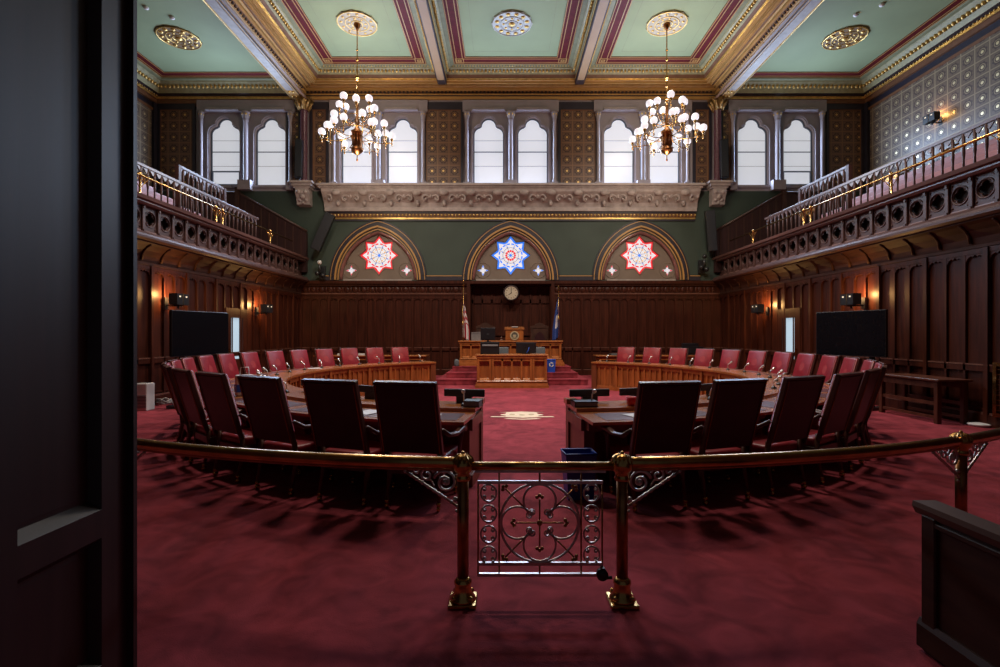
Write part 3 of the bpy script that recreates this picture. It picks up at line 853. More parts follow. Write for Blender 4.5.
# brass rails on the gallery ledges
def scroll(cx, cz, r, turns=1.6, start=0.0, sgn=1, n=22, shrink=0.75):
    return [(cx + r * (1 - shrink * i / (n - 1)) * cos(start + sgn * 2 * PI * turns * i / (n - 1)), cz + r * (1 - shrink * i / (n - 1)) * sin(start + sgn * 2 * PI * turns * i / (n - 1))) for i in range(n)]
for s in (-1, 1):
    R = thing('gallery_rail', 'slim brass rail on scroll-bracket posts along the %s balcony ledge' % SIDEN[s], 'railing', (s * 7.86, 10, 4.45), 0, 'brass rails on the balcony ledges')
    m = MB(); m.tube([(0, -5.5, 0.45), (0, 7.6, 0.45)], 0.025, 8); m.build('rail', BRASS, R)
    post = MB(); post.lathe([(0.05, 0), (0.05, 0.03), (0.025, 0.05), (0.022, 0.42), (0.035, 0.44), (0.035, 0.49), (0.015, 0.51)], 10)
    br = MB()
    for k in (-1, 1):
        br.tube([(0, k * a, b) for a, b in ((0.03, 0.20), (0.14, 0.32), (0.26, 0.44))], 0.008, 5)
        br.tube([(0, k * (0.10 + u), 0.37 + v) for u, v in scroll(0, 0, 0.05)], 0.007, 5)
    p0 = None
    for yq in (5.4, 7.9, 10.25, 12.95, 13.25, 15.95):
        if p0 is None:
            p0 = post.build('post', BRASS, R); b0 = br.build('scroll_bracket', BRASS, p0); p = p0
        else:
            p = p0.copy(); COL.objects.link(p); p.parent = R
            b = b0.copy(); COL.objects.link(b); b.parent = p
        p.location = (0, yq - 10, 0)
    # timber balustrade behind
    B = thing('gallery_balustrade', 'dark timber balustrade with fretted top rail behind the brass rail on the %s balcony' % SIDEN[s], 'balustrade', (s * 8.28, 10, 4.0), 0, 'timber balustrades on the balconies')
    m = MB(); m.box(-0.03, 0.03, -4.5, 6.0, 1.28, 1.35, 0, ch=0.008)
    for k in range(52):
        m.prism([(-4.5 + k * 0.2, 1.28), (-4.5 + k * 0.2 + 0.2, 1.28), (-4.5 + k * 0.2 + 0.1, 1.17)], -0.012, 0.012, YZ)
    m.build('top_rail', mat('balustrade_wood', (0.13, 0.085, 0.085), 0.35, var=0.2), B)
    m = MB(); m.box(-0.03, 0.03, -4.5, 6.0, 0.0, 0.06); m.build('bottom_rail', WOODX, B)
    b0 = None
    for k in range(48):
        if b0 is None:
            bb = MB(); bb.lathe([(0.03, 0.05), (0.03, 0.2), (0.018, 0.25), (0.026, 0.5), (0.018, 0.8), (0.028, 0.9), (0.028, 1.28)], 6); b0 = bb.build('baluster', WOODX, B); q = b0
        else:
            q = b0.copy(); COL.objects.link(q); q.parent = B
        q.location = (0, -4.4 + k * 0.218, 0)
    # higher guard round the stair opening
    G = thing('stair_guard', 'raised fretted guard rail round the stair opening of the %s balcony' % SIDEN[s], 'railing', (s * 8.62, 13.58, 4.17), 0, 'stair guards on the balconies')
    m = MB(); m.box(-0.035, 0.035, -1.0, 1.1, 1.68, 1.75, 0, ch=0.008)
    for k in range(12):
        m.prism([(-1.0 + k * 0.17, 1.68), (-1.0 + k * 0.17 + 0.17, 1.68), (-1.0 + k * 0.17 + 0.085, 1.54)], -0.012, 0.012, YZ)
    m.build('top_rail', mat('balustrade_wood', (0, 0, 0)), G)
    for k, yq in enumerate((-1.0, 1.05)):
        m = MB(); m.box(-0.05, 0.05, yq - 0.04, yq + 0.06, -0.17, 1.74); m.build('newel', WOODX, G)
    b0 = None
    for k in range(9):
        if b0 is None:
            bb = MB(); bb.lathe([(0.03, 0.0), (0.03, 0.3), (0.018, 0.35), (0.028, 0.8), (0.018, 1.3), (0.028, 1.4), (0.028, 1.68)], 6); b0 = bb.build('baluster', WOODX, G); q = b0
        else:
            q = b0.copy(); COL.objects.link(q); q.parent = G
        q.location = (0, -0.8 + k * 0.205, 0)
    # handrail on the outer wall
    m = MB(); m.tube([(s * 13.3, 14.6, 7.25), (s * 13.3, 16.8, 7.0)], 0.03, 8)
    m.tube([(s * 13.3, 15, 7.2), (s * 13.48, 15, 7.15)], 0.02, 6); m.tube([(s * 13.3, 16.5, 7.03), (s * 13.48, 16.5, 7.0)], 0.02, 6)
    tag(m.build('handrail', BRASSD), 'dark sloping handrail fixed to the stencilled wall above the %s balcony' % SIDEN[s], 'handrail')
    # tiered benches
    for k in range(4):
        nm = ('front', 'second', 'third', 'topmost')[k]
        z = 4.0 + 0.42 * k
        bn = thing('gallery_bench', 'rose upholstered bench in the %s row of the %s balcony' % (nm, SIDEN[s]), 'bench', (s * (8.83 + 0.75 * k), 10, z), 0, 'balcony benches')
        m = MB(); m.box(*sorted((s * -0.22, s * 0.2)), -4.5, 5.5, 0.34, 0.46, 0, ch=0.03); m.build('seat', PINKUP, bn)
        m = MB(); m.box(*sorted((s * 0.2, s * 0.28)), -4.5, 5.5, 0.46, 0.92, 0, ch=0.03); m.build('backrest', PINKUP, bn)
        m = MB(); m.box(*sorted((s * -0.18, s * 0.26)), -4.5, -4.4, 0, 0.6, 0); m.box(*sorted((s * -0.18, s * 0.26)), 5.4, 5.5, 0, 0.6, 0); m.box(*sorted((s * -0.1, s * 0.26)), -0.05, 0.05, 0, 0.4, 0)
        m.build('bench_end', WOODX, bn)

# ------------------------------------------------------------------ medallions and chandeliers
def medallion(x, y, z, kind, label):
    t = thing('ceiling_medallion', label, 'medallion', (x, y, z), 0, 'ceiling medallions')
    base = {'side': mat('medallion_umber', (0.17, 0.095, 0.035), 0.5, var=0.25), 'centre': mat('medallion_pearl', (0.38, 0.37, 0.34), 0.5, var=0.1), 'lamp': mat('medallion_cream', (0.33, 0.27, 0.18), 0.5, var=0.2)}[kind]
    m = MB()
    n = 48
    m.prism([((0.62 + 0.025 * cos(12 * 2 * PI * i / n)) * cos(2 * PI * i / n), (0.62 + 0.025 * cos(12 * 2 * PI * i / n)) * sin(2 * PI * i / n)) for i in range(n)], -0.03, 0.0, XY)
    m.build('plate', base, t)
    m = MB()
    m.tube([(0.36 * cos(2 * PI * i / 32), 0.36 * sin(2 * PI * i / 32), -0.03) for i in range(32)], 0.018, 6, 0, True)
    m.tube([(0.60 * cos(2 * PI * i / 32), 0.60 * sin(2 * PI * i / 32), -0.03) for i in range(32)], 0.022, 6, 0, True)
    m.tube([(0.17 * cos(2 * PI * i / 24), 0.17 * sin(2 * PI * i / 24), -0.03) for i in range(24)], 0.02, 6, 0, True)
    m.build('moulded_ring', GOLD if kind != 'centre' else base, t)
    spots = [(0.48 * cos(2 * PI * (k + 0.5) / 12), 0.48 * sin(2 * PI * (k + 0.5) / 12), 0.075 if kind != 'lamp' else 0.05) for k in range(12)]
    if kind != 'lamp': spots.append((0, 0, 0.11))
    spots += [(0.265 * cos(2 * PI * k / 8), 0.265 * sin(2 * PI * k / 8), 0.045) for k in range(8)]
    b0 = None
    for (bx_, by_, br_) in spots:
        if b0 is None:
            m = MB(); m.ball((0, 0, 0), 1.0, 0, 8, sq=(1, 1, 0.5)); b0 = o = m.build('gilt_boss', GOLD, t)
        else:
            o = b0.copy(); COL.objects.link(o); o.parent = t
        o.location = (bx_, by_, -0.03); o.scale = (br_, br_, br_)
    return t
YM = 15.35; YMS = 15.6
medallion(-4.85, YM, ZC, 'lamp', 'cream and gilt ceiling medallion holding the chandelier on the striped-flag side')
medallion(0.0, YM, ZC, 'centre', 'pearly ceiling medallion with gilt bosses and no lamp')
medallion(4.85, YM, ZC, 'lamp', 'cream and gilt ceiling medallion holding the chandelier on the blue-flag side')
medallion(-10.6, YMS, ZS, 'side', 'brown and gold ceiling medallion above the striped-flag balcony')
medallion(10.6, YMS, ZS, 'side', 'brown and gold ceiling medallion above the blue-flag balcony')

GLOBE = emat('lit_opal_globe', (0.92, 0.85, 0.89), 0.82, var=0.10)
def chandelier(x, y, label):
    t = thing('chandelier', label, 'chandelier', (x, y, 0), 0, 'brass globe chandeliers')
    m = MB(); m.lathe([(0.02, ZC + 0.13), (0.11, ZC + 0.12), (0.105, ZC + 0.06), (0.06, ZC - 0.01), (0.03, ZC - 0.08)], 16); m.build('ceiling_canopy', BRASSD, t)
    m = MB(); m.tube([(0, 0, 8.0), (0, 0, ZC + 0.05)], 0.018, 8)
    for z, r in ((10.6, 0.04), (10.3, 0.045), (9.75, 0.075), (9.68, 0.05), (9.0, 0.06)): m.ball((0, 0, z), r, 0, 10)
    m.build('rod', BRASS, t)
    m = MB(); m.lathe([(0.02, 7.12), (0.035, 7.16), (0.02, 7.2), (0.015, 7.3), (0.05, 7.32), (0.12, 7.37), (0.19, 7.43), (0.22, 7.5), (0.13, 7.53), (0.15, 7.56), (0.15, 7.95), (0.19, 7.98), (0.2, 8.04), (0.12, 8.08), (0.05, 8.2), (0.08, 8.4), (0.04, 8.5), (0.05, 8.85), (0.02, 8.95)], 16)
    for k in range(10):
        a = 2 * PI * k / 10; m.tube([(0.155 * cos(a), 0.155 * sin(a), 7.56), (0.155 * cos(a), 0.155 * sin(a), 7.95)], 0.016, 6)
    m.build('drum', BRASSD, t)
    m = MB()
    m.tube([(0.62 * cos(2 * PI * i / 36), 0.62 * sin(2 * PI * i / 36), 7.98) for i in range(36)], 0.012, 6, 0, True)
    m.tube([(0.42 * cos(2 * PI * i / 36), 0.42 * sin(2 * PI * i / 36), 8.42) for i in range(36)], 0.010, 6, 0, True)
    m.build('hoop', BRASS, t)
    arms = []
    for k in range(8):
        a = 2 * PI * (k + 0.3) / 8
        arms.append((a, [(0.06, 8.35), (0.2, 8.25), (0.38, 8.32), (0.52, 8.5), (0.55, 8.68)], [(0.53, 0.0, 8.84 + 0.11 * (k % 2))]))
    for k in range(6):
        a = 2 * PI * (k + 0.15) / 6
        arms.append((a, [(0.15, 7.9), (0.35, 7.78), (0.6, 7.72), (0.85, 7.72), (1.0, 7.76)], [(1.06, 0.0, 7.98), (0.86, 0.18, 8.12), (0.84, -0.18, 8.28)]))
    for (a, pr, gl) in arms:
        ca, sa = cos(a), sin(a)
        am = MB(); am.tube([(r * ca, r * sa, z) for r, z in pr], 0.014, 6)
        re, ze = pr[-1]
        for (r, off, z) in gl:
            gx, gy = r * ca - off * sa, r * sa + off * ca
            am.tube([(pr[-2][0] * ca, pr[-2][0] * sa, pr[-2][1]), ((re * ca + gx) / 2, (re * sa + gy) / 2, ze - 0.03), (gx, gy, ze + 0.02), (gx, gy, z - 0.11)], 0.010, 6)
            am.lathe([(0.015, ze - 0.12), (0.028, ze - 0.06), (0.012, ze), (0.02, z - 0.2), (0.055, z - 0.13), (0.05, z - 0.10)], 8, 0, Matrix.Translation((gx, gy, 0)))
        ao = am.build('arm', BRASS, t)
        for (r, off, z) in gl:
            gb = MB(); gb.ball((r * ca - off * sa, r * sa + off * ca, z), 0.115, 0, 12); gb.build('globe', GLOBE, ao)
    return t
ch0 = chandelier(-4.85, YM, 'brass chandelier of lit white globes on the striped-flag side of the hall')
c1 = dup(snapshot(ch0)); ch0.location = (-4.85, YM, -0.14); c1.location = (4.85, YM, -0.14); c1.rotation_euler = (0, 0, 0.45)
c1['label'] = 'brass chandelier of lit white globes on the blue-flag side of the hall'

# little ceiling fittings
det = None
for (px, py, zc) in ((172, 17, ZS), (856, 14, ZS), (146, 7, ZS), (882, 4, ZS)):
    Z = (zc - H) * F / (VY - py)
    if det is None:
        m = MB(); m.lathe([(0.07, 0), (0.075, -0.03), (0.05, -0.06), (0.02, -0.075)], 12); o = det = m.build('smoke_detector', WHITE)
    else:
        o = det.copy(); COL.objects.link(o)
    o.location = (PX(px, Z), Z, zc)
    tag(o, 'small white detector on the green ceiling, %s above the %s balcony' % ('closer to the oval medallion' if py > 10 else 'farther from the oval medallion', SIDEN[-1 if px < 500 else 1]), 'detector', 'ceiling detectors')

# ------------------------------------------------------------------ curved desks
A0, A1 = math.radians(5.8), math.radians(149.5)
RI, RO = 4.4, 5.5
def sector(mb, r0, r1, a0, a1, z0, z1, s, mi=0, n=None):
    n = n or max(2, int((a1 - a0) / math.radians(2.2)))
    vs = []; fs = []
    for i in range(n + 1):
        a = a0 + (a1 - a0) * i / n
        for (r, z) in ((r0, z0), (r1, z0), (r1, z1), (r0, z1)):
            x, y = ring(r, a, s); vs.append((x, y, z))
    for i in range(n):
        for j in range(4):
            k = (j + 1) % 4
            fs.append((i * 4 + j, i * 4 + k, (i + 1) * 4 + k, (i + 1) * 4 + j))
    fs.append((0, 1, 2, 3)); fs.append(tuple(n * 4 + j for j in (3, 2, 1, 0)))
    mb.add(vs, fs, mi)
for s in (-1, 1):
    A0 = math.radians(6.3 if s > 0 else 7.0)
    t = thing('curved_desk', 'long curved mahogany desk of the %s half of the ring' % SIDEN[s], 'desk', (0, CY, 0), 0, 'curved desks')
    def P(mb, name, mats):
        o = mb.build(name, mats); o.parent = t; o.matrix_parent_inverse = Matrix.Translation((0, -CY, 0)); return o
    m = MB(); sector(m, RI + 0.06, RI + 0.12, A0 + 0.01, A1 - 0.01, 0.0, 0.72, s)
    sector(m, RI + 0.02, RI + 0.06, A0 + 0.008, A1 - 0.008, 0.0, 0.09, s); sector(m, RI + 0.03, RI + 0.06, A0 + 0.008, A1 - 0.008, 0.09, 0.12, s, 1)
    sector(m, RI + 0.03, RI + 0.06, A0 + 0.008, A1 - 0.008, 0.63, 0.72, s)
    NP = 16; da = (A1 - A0 - 0.02) / NP
    for i in range(NP + 1):
        a = A0 + 0.01 + i * da
        sector(m, RI + 0.005, RI + 0.06, a - 0.008, a + 0.008, 0.0, 0.70, s, 0, 1)
        if i == NP: break
        for k in range(1, 4):
            b = a + da * k / 4; sector(m, RI + 0.035, RI + 0.06, b - 0.006, b + 0.006, 0.12, 0.63, s, 0, 1)
        for k in range(4):
            b = a + da * k / 4
            sector(m, RI + 0.03, RI + 0.06, b + 0.016, b + da / 4 - 0.016, 0.13, 0.155, s, 1, 1)
    P(m, 'front_panelling', [OAK, OAKTOP])
    m = MB(); sector(m, RI - 0.02, RI + 0.50, A0, A1, 0.735, 0.775, s); sector(m, RI, RI + 0.48, A0 + 0.004, A1 - 0.004, 0.71, 0.735, s, 1)
    P(m, 'raised_shelf', [OAKTOP, OAK])
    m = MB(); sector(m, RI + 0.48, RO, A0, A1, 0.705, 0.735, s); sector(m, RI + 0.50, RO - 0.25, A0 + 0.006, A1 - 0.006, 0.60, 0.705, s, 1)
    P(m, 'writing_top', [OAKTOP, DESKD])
    m = MB()
    for i in range(18):
        a = math.radians(10.9 + 7.84 * i); sector(m, RI + 0.60, RO - 0.08, a - 0.05, a + 0.05, 0.733, 0.738, s, 0, 3)
    P(m, 'leather_inlay', BLOTTER)
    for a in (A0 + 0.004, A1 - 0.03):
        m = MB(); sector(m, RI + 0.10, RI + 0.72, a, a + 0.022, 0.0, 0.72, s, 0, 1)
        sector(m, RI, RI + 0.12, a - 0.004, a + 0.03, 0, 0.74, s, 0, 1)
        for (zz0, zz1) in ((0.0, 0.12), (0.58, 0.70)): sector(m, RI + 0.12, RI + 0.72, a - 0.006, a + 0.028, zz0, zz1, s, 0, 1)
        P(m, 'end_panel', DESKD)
    m = MB(); sector(m, RI + 0.01, RI + 0.16, A0 - 0.006, A0 + 0.022, 0.775, 0.83, s, 0, 2); P(m, 'end_cap', OAKTOP)
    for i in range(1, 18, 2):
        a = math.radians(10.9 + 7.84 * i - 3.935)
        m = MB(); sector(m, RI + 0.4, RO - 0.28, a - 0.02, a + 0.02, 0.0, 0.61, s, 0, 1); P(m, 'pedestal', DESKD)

# ------------------------------------------------------------------ armchairs
def chair():
    t = thing('armchair', '', 'chair')
    m = MB(); m.box(-0.27, 0.27, -0.24, 0.27, 0.38, 0.475, 0, ch=0.035); m.build('seat', LEAR, t)
    m = MB(); m.box(-0.27, 0.27, -0.255, 0.255, 0.30, 0.385, 0, ch=0.008); m.build('seat_frame', CHW, t)
    T = Matrix.Translation((0, -0.265, 0.50)) @ Matrix.Rotation(math.radians(15.5), 4, 'X') @ Matrix.Diagonal((0.94, 1, 1, 1))
    m = MB()
    m.box(-0.30, 0.30, -0.035, 0.0, 0.02, 0.68, 0, T, ch=0.010)
    for k in (-1, 1): m.box(*sorted((k * 0.285, k * 0.307)), -0.038, 0.012, -0.04, 0.69, 1, T, ch=0.006)
    m.box(-0.307, 0.307, -0.038, 0.012, 0.67, 0.695, 1, T, ch=0.006)
    b = m.build('backrest', [LEAD, CHW], t)
    m = MB(); m.box(-0.275, 0.275, 0.0, 0.05, 0.10, 0.675, 0, T, ch=0.025); m.build('back_cushion', LEAR, b)
    m = MB()
    m.tube([T @ Vector(p) for p in ((-0.283, -0.040, 0.03), (-0.283, -0.040, 0.665), (0.283, -0.040, 0.665), (0.283, -0.040, 0.03))], 0.0045, 5)
    m.build('nail_trim', BRASSD, b)
    m = MB(); m.prism([(0.085 * cos(2 * PI * i / 20) * (1 + 0.12 * cos(8 * 2 * PI * i / 20)), 0.40 + 0.085 * sin(2 * PI * i / 20)) for i in range(20)], 0.048, 0.0515, XZ, M=T)
    m.build('stamped_crest', mat('faded_gilt_stamp', (0.31, 0.025, 0.028), 0.45), b)
    for k in (-1, 1):
        m = MB(); m.tube([(k * 0.285, -0.30, 0.73), (k * 0.315, -0.20, 0.665), (k * 0.335, -0.05, 0.65), (k * 0.338, 0.10, 0.672), (k * 0.338, 0.17, 0.665), (k * 0.335, 0.185, 0.63)], [0.018, 0.02, 0.022, 0.028, 0.028, 0.016], 8, 0, flat=1.3)
        m.tube([(k * 0.335, 0.14, 0.655), (k * 0.33, 0.12, 0.58), (k * 0.305, 0.155, 0.48), (k * 0.285, 0.19, 0.36)], [0.022, 0.018, 0.018, 0.022], 8)
        m.build('arm', CHW, t)
    for (lx, ly, top, rk) in ((-0.245, -0.235, 0.52, 1), (0.245, -0.235, 0.52, 1), (-0.24, 0.225, 0.34, 0), (0.24, 0.225, 0.34, 0)):
        m = MB(); dy = -0.055 if rk else 0.0
        m.tube([(lx, ly - (0.02 if rk else 0), top), (lx, ly, 0.30), (lx, ly + dy, 0.075)], [0.028, 0.026, 0.017], 8)
        L = m.build('leg', CHW, t)
        m = MB(); m.lathe([(0.017, 0.08), (0.022, 0.07), (0.014, 0.045)], 8, 0, Matrix.Translation((lx, ly + dy, 0)))
        m.lathe([(0.0, -0.011), (0.026, -0.009), (0.026, 0.009), (0.0, 0.011)], 12, 0, Matrix.Translation((lx, ly + dy, 0.027)) @ Matrix.Rotation(PI / 2, 4, 'Y'))
        m.build('caster', BRASS, L)
    return t
ORD = ['first', 'second', 'third', 'fourth', 'fifth', 'sixth', 'seventh', 'eighth', 'ninth', 'tenth', 'eleventh', 'twelfth']
ch = chair(); snap = snapshot(ch)
RC = 5.56
NUDGE = {-1: {1: -0.9, 2: -0.5}, 1: {0: 0.5, 1: -0.4, 2: -0.3, 3: -0.35, 4: -0.1}}
first = True
for s in (-1, 1):
    for i in range(18):
        o = ch if first else dup(snap)
        first = False
        a = math.radians(10.9 + 7.84 * i + NUDGE[s].get(i, 0))
        x, y = ring(RC + random.uniform(-0.02, 0.02), a, s)
        o.location = (x, y, 0); o.rotation_euler = (0, 0, s * a + random.uniform(-0.02, 0.02))
        if i < 9:
            o['label'] = '%s %s counted from the brass gate on the %s side' % ('dark-backed red leather armchair,', ORD[i], SIDEN[s])
        else:
            o['label'] = 'red leather armchair, %s counted from the clerk desk on the %s side' % (ORD[17 - i], SIDEN[s])
        o['group'] = 'armchairs round the ring of desks'

# ------------------------------------------------------------------ things on the desks
def mic_mesh():
    t = thing('microphone', '', 'microphone')
    m = MB(); m.lathe([(0.05, 0), (0.05, 0.02), (0.03, 0.035), (0.012, 0.05)], 10); m.build('base', BLACK, t)
    m = MB(); m.tube([(0, 0, 0.04), (0, 0, 0.12), (0, 0.02, 0.17), (0, 0.07, 0.205)], 0.011, 6); m.build('neck', SILVER, t)
    m = MB(); m.lathe([(0.012, -0.03), (0.026, 0.0), (0.03, 0.03), (0.018, 0.055), (0.004, 0.06)], 10, 0, Matrix.Translation((0, 0.08, 0.21)) @ Matrix.Rotation(-1.0, 4, 'X')); m.build('head', SILVER, t)
    return t
mic = mic_mesh(); msnap = snapshot(mic); first = True
for s in (-1, 1):
    for i in range(18):
        o = mic if first else dup(msnap); first = False
        a = math.radians(10.9 + 7.84 * i + (2.0 if i < 3 else 1.2) * (-1 if i < 2 else 1))
        x, y = ring(RI + 0.34, a, s)
        o.scale = (0.78, 0.78, 0.78); o.location = (x, y, 0.775); o.rotation_euler = (0, 0, s * a + PI + random.uniform(-0.4, 0.4))
        where = ('%s seat from the brass gate' % ORD[i]) if i < 9 else ('%s seat from the clerk desk' % ORD[17 - i])
        o['label'] = 'silver desk microphone at the %s, %s side' % (where, SIDEN[s]); o['group'] = 'desk microphones'
vc0 = None
for s in (-1, 1):
    for i in range(5):
        if vc0 is None:
            vc0 = thing('voting_console', '', 'console')
            m = MB(); m.box(-0.24, 0.24, -0.02, 0.02, 0.075, 0.16, 0, ch=0.006); m.build('display', BLACK, vc0)
            m = MB(); m.box(-0.09, 0.09, -0.03, 0.03, 0.0, 0.08); m.build('stand', BLACK, vc0)
            vsnap = snapshot(vc0); o = vc0
        else: o = dup(vsnap)
        a = math.radians(9.6 + 7.84 * i); x, y = ring(RI + 0.10, a, s)
        o.location = (x, y, 0.775); o.rotation_euler = (0, 0, s * a)
        o['label'] = 'slim black console strip on the desk before the %s armchair from the gate, %s side' % (ORD[i], SIDEN[s]); o['group'] = 'desk consoles'
def small(name, mb, mats, label, cat, loc, rz=0, group=None):
    o = mb.build(name, mats); o.location = loc; o.rotation_euler = (0, 0, rz); return tag(o, label, cat, group)
def deskpt(a, r, s): x, y = ring(r, math.radians(a), s); return x, y
x, y = deskpt(7.9, RI + 0.33, 1)
t = thing('desk_book', 'dark bound book on the blue-flag desk end beside the aisle', 'book', (x, y, 0.775), math.radians(5))
m = MB(); m.box(-0.13, 0.13, -0.1, 0.1, 0, 0.012); m.box(-0.13, 0.13, -0.1, 0.1, 0.05, 0.062); m.box(-0.13, -0.12, -0.1, 0.1, 0, 0.062); m.build('cover', BLACK, t)
m = MB(); m.box(-0.12, 0.125, -0.095, 0.095, 0.012, 0.05); m.build('pages', mat('grey_pages', (0.16, 0.17, 0.18), 0.6), t)
x, y = deskpt(7.7, RI + 0.33, -1)
t = thing('desk_book', 'grey-green book on the striped-flag desk end beside the aisle', 'book', (x, y, 0.775), math.radians(-8))
m = MB(); m.box(-0.09, 0.09, -0.1, 0.1, 0, 0.01); m.box(-0.09, 0.09, -0.1, 0.1, 0.06, 0.07); m.build('cover', mat('green_cloth', (0.06, 0.08, 0.075), 0.5), t)
m = MB(); m.box(-0.085, 0.085, -0.095, 0.095, 0.01, 0.06); m.build('pages', mat('grey_pages', (0, 0, 0)), t)
x, y = deskpt(14.2, RI + 0.40, 1)
t = thing('red_cup', 'small red plastic cup on the blue-flag desk between the first two armchairs', 'cup', (x, y, 0.775))
m = MB(); m.lathe([(0.045, 0), (0.06, 0.10), (0.055, 0.10), (0.04, 0.01)], 14); m.build('cup_body', REDPL, t)
for (a, rr, s, lab, rz) in ((11.5, RI + 0.85, -1, 'white paper sheet before the first armchair of the striped-flag desk', .2), (27.5, RI + 0.85, 1, 'white paper sheet between the third and fourth armchairs of the blue-flag desk', .5),
                            (19.5, RI + 0.8, -1, 'white paper sheet before the second armchair of the striped-flag desk', -.2), (104, RI + 0.4, -1, 'white paper pile near the middle of the striped-flag desk', .9),
                            (66, RI + 0.5, -1, 'loose white papers low on the striped-flag desk curve', .3), (12.5, RI + 0.85, 1, 'white paper sheet before the first armchair of the blue-flag desk', .1)):
    x, y = deskpt(a, rr, s)
    m = MB()
    for k in range(3): m.box(-0.108, 0.108, -0.14, 0.14, 0.002 * k, 0.002 * k + 0.0018, 0, Matrix.Rotation(0.05 * k, 4, 'Z'))
    small('paper_sheet', m, WHITE, lab, 'paper', (x, y, 0.776 if rr < RI + 0.55 else 0.739), s * math.radians(a) + rz, 'papers on the desks')
# blue and white bag beside the desk bend
x, y = deskpt(48, RI + 0.75, -1)
t = thing('tote_bag', 'blue and white tote bag on the striped-flag desk behind the fourth armchair', 'bag', (x, y, 0.739), 0.8)
m = MB(); m.box(-0.11, 0.11, -0.05, 0.05, 0, 0.28, 0, ch=0.02); m.build('bag_body', WHITE, t)
m = MB(); m.box(-0.112, 0.112, -0.052, 0.052, 0.05, 0.15, 0); m.build('bag_band', BLUEB, t)
m = MB(); m.tube([(-0.06, 0, 0.27), (-0.05, 0, 0.38), (0.05, 0, 0.38), (0.06, 0, 0.27)], 0.008, 6); m.build('bag_handle', WHITE, t)

# ------------------------------------------------------------------ clerk desk, dais
def panel_front(mb, x0, x1, y, z0, z1, groups, mi=0, mj=1):
    """raised frame with recessed panels on a front facing -Y"""
    D = 0.07
    mb.box(x0, x1, y - D, y, z1 - 0.08, z1, mi)
    mb.box(x0, x1, y - D, y, z0, z0 + 0.06, mi)
    mb.prism([(y - D - 0.02, z0 + 0.02), (y - D - 0.02, z0 + 0.035), (y - D, z0 + 0.06), (y - D, z0 + 0.02)], x0, x1, YZ, mi=mj)
    for (a, b, k) in groups:
        w = (b - a) / k
        for e in (a, b): mb.box(e - 0.035, e + 0.035, y - D - 0.01, y, z0, z1, mi)
        for i in range(1, k): mb.box(a + i * w - 0.025, a + i * w + 0.025, y - D, y, z0, z1, mi)
        for i in range(k):
            mb.prism([(y - D - 0.005, z0 + 0.06), (y - D - 0.005, z0 + 0.075), (y - 0.005, z0 + 0.125), (y - 0.005, z0 + 0.06)], a + i * w + 0.04, a + (i + 1) * w - 0.04, YZ, mi=mj)
ZD = 14.2
t = thing('clerk_desk', 'low panelled mahogany clerk desk standing in front of the steps', 'desk', (-0.02, ZD, 0))
m = MB(); m.box(-1.02, 1.02, 0.09, 0.75, 0.0, 0.92, 0)
m.box(-1.07, 1.07, -0.03, 0.78, 0.0, 0.07, 0); m.box(-1.05, 1.05, -0.01, 0.76, 0.07, 0.12, 1); m.box(-1.04, 1.04, 0.0, 0.75, 0.12, 0.15, 0)
panel_front(m, -1.02, 1.02, 0.09, 0.16, 0.86, [(-0.98, -0.62, 1), (-0.56, 0.56, 4), (0.62, 0.98, 1)])
m.box(-1.03, 1.03, 0.0, 0.77, 0.86, 0.92, 0); m.build('carcass', [OAK, OAKTOP], t)
m = MB(); m.box(-1.06, 1.06, -0.02, 0.80, 0.92, 0.97, 0, ch=0.012); m.build('desk_top', OAKTOP, t)
# steps
for k, (hx, yf, z) in enumerate(((2.32, 15.02, 0.17), (2.08, 15.5, 0.34), (1.93, 16.0, 0.5))):
    m = MB(); m.box(-hx, hx, yf, YB + 0.35 if hx < 1.5 else YB - 0.1, (0, 0.17, 0.34)[k], z, 0, ch=0.015)
    m.box(-hx - 0.01, hx + 0.01, yf - 0.012, yf + 0.02, z - 0.03, z + 0.004, 0)
    struct(m.build('floor_dais', CARP))
t = thing('dais_desk', 'wide panelled mahogany rostrum desk on top of the carpeted steps', 'desk', (-0.03, 16.35, 0.5))
m = MB(); m.box(-1.70, 1.70, 0.12, 0.7, 0, 0.80, 0)
m.box(-1.80, 1.80, -0.06, 0.72, 0, 0.07, 0); m.box(-1.78, 1.78, -0.03, 0.71, 0.07, 0.12, 1); m.box(-1.75, 1.75, 0.0, 0.7, 0.12, 0.17, 0); m.box(-1.73, 1.73, 0.02, 0.7, 0.17, 0.2, 1)
panel_front(m, -1.70, 1.70, 0.12, 0.2, 0.75, [(-1.66, -1.0, 2), (-0.95, -0.45, 1), (-0.4, 0.4, 2), (0.45, 0.95, 1), (1.0, 1.66, 2)])
m.box(-1.73, 1.73, 0.03, 0.72, 0.74, 0.79, 0); m.build('carcass', [OAK, OAKTOP], t)
m = MB(); m.box(-1.76, 1.76, 0.0, 0.74, 0.79, 0.84, 0, ch=0.012); m.build('desk_top', OAKTOP, t)
t = thing('lectern', 'small mahogany lectern bearing a round gilt seal on the rostrum desk', 'lectern', (PX(514.5, 16.5), 16.48, 1.34))
m = MB(); m.box(-0.30, 0.30, 0, 0.35, 0, 0.37, 0); m.box(-0.27, 0.27, -0.012, 0, 0.03, 0.34, 0); m.build('body', OAK, t)
m = MB(); m.prism([(-0.03, 0.37), (-0.03, 0.41), (0.38, 0.47), (0.38, 0.37)], -0.33, 0.33, YZ); m.build('sloped_top', OAKTOP, t)
m = MB(); m.box(-0.10, 0.12, 0.08, 0.30, 0.455, 0.475, 0, Matrix.Rotation(0, 4, 'X')); o = m.build('paper_sheet', WHITE); o.location = t.location; tag(o, 'white papers lying on the sloped lectern top', 'paper')
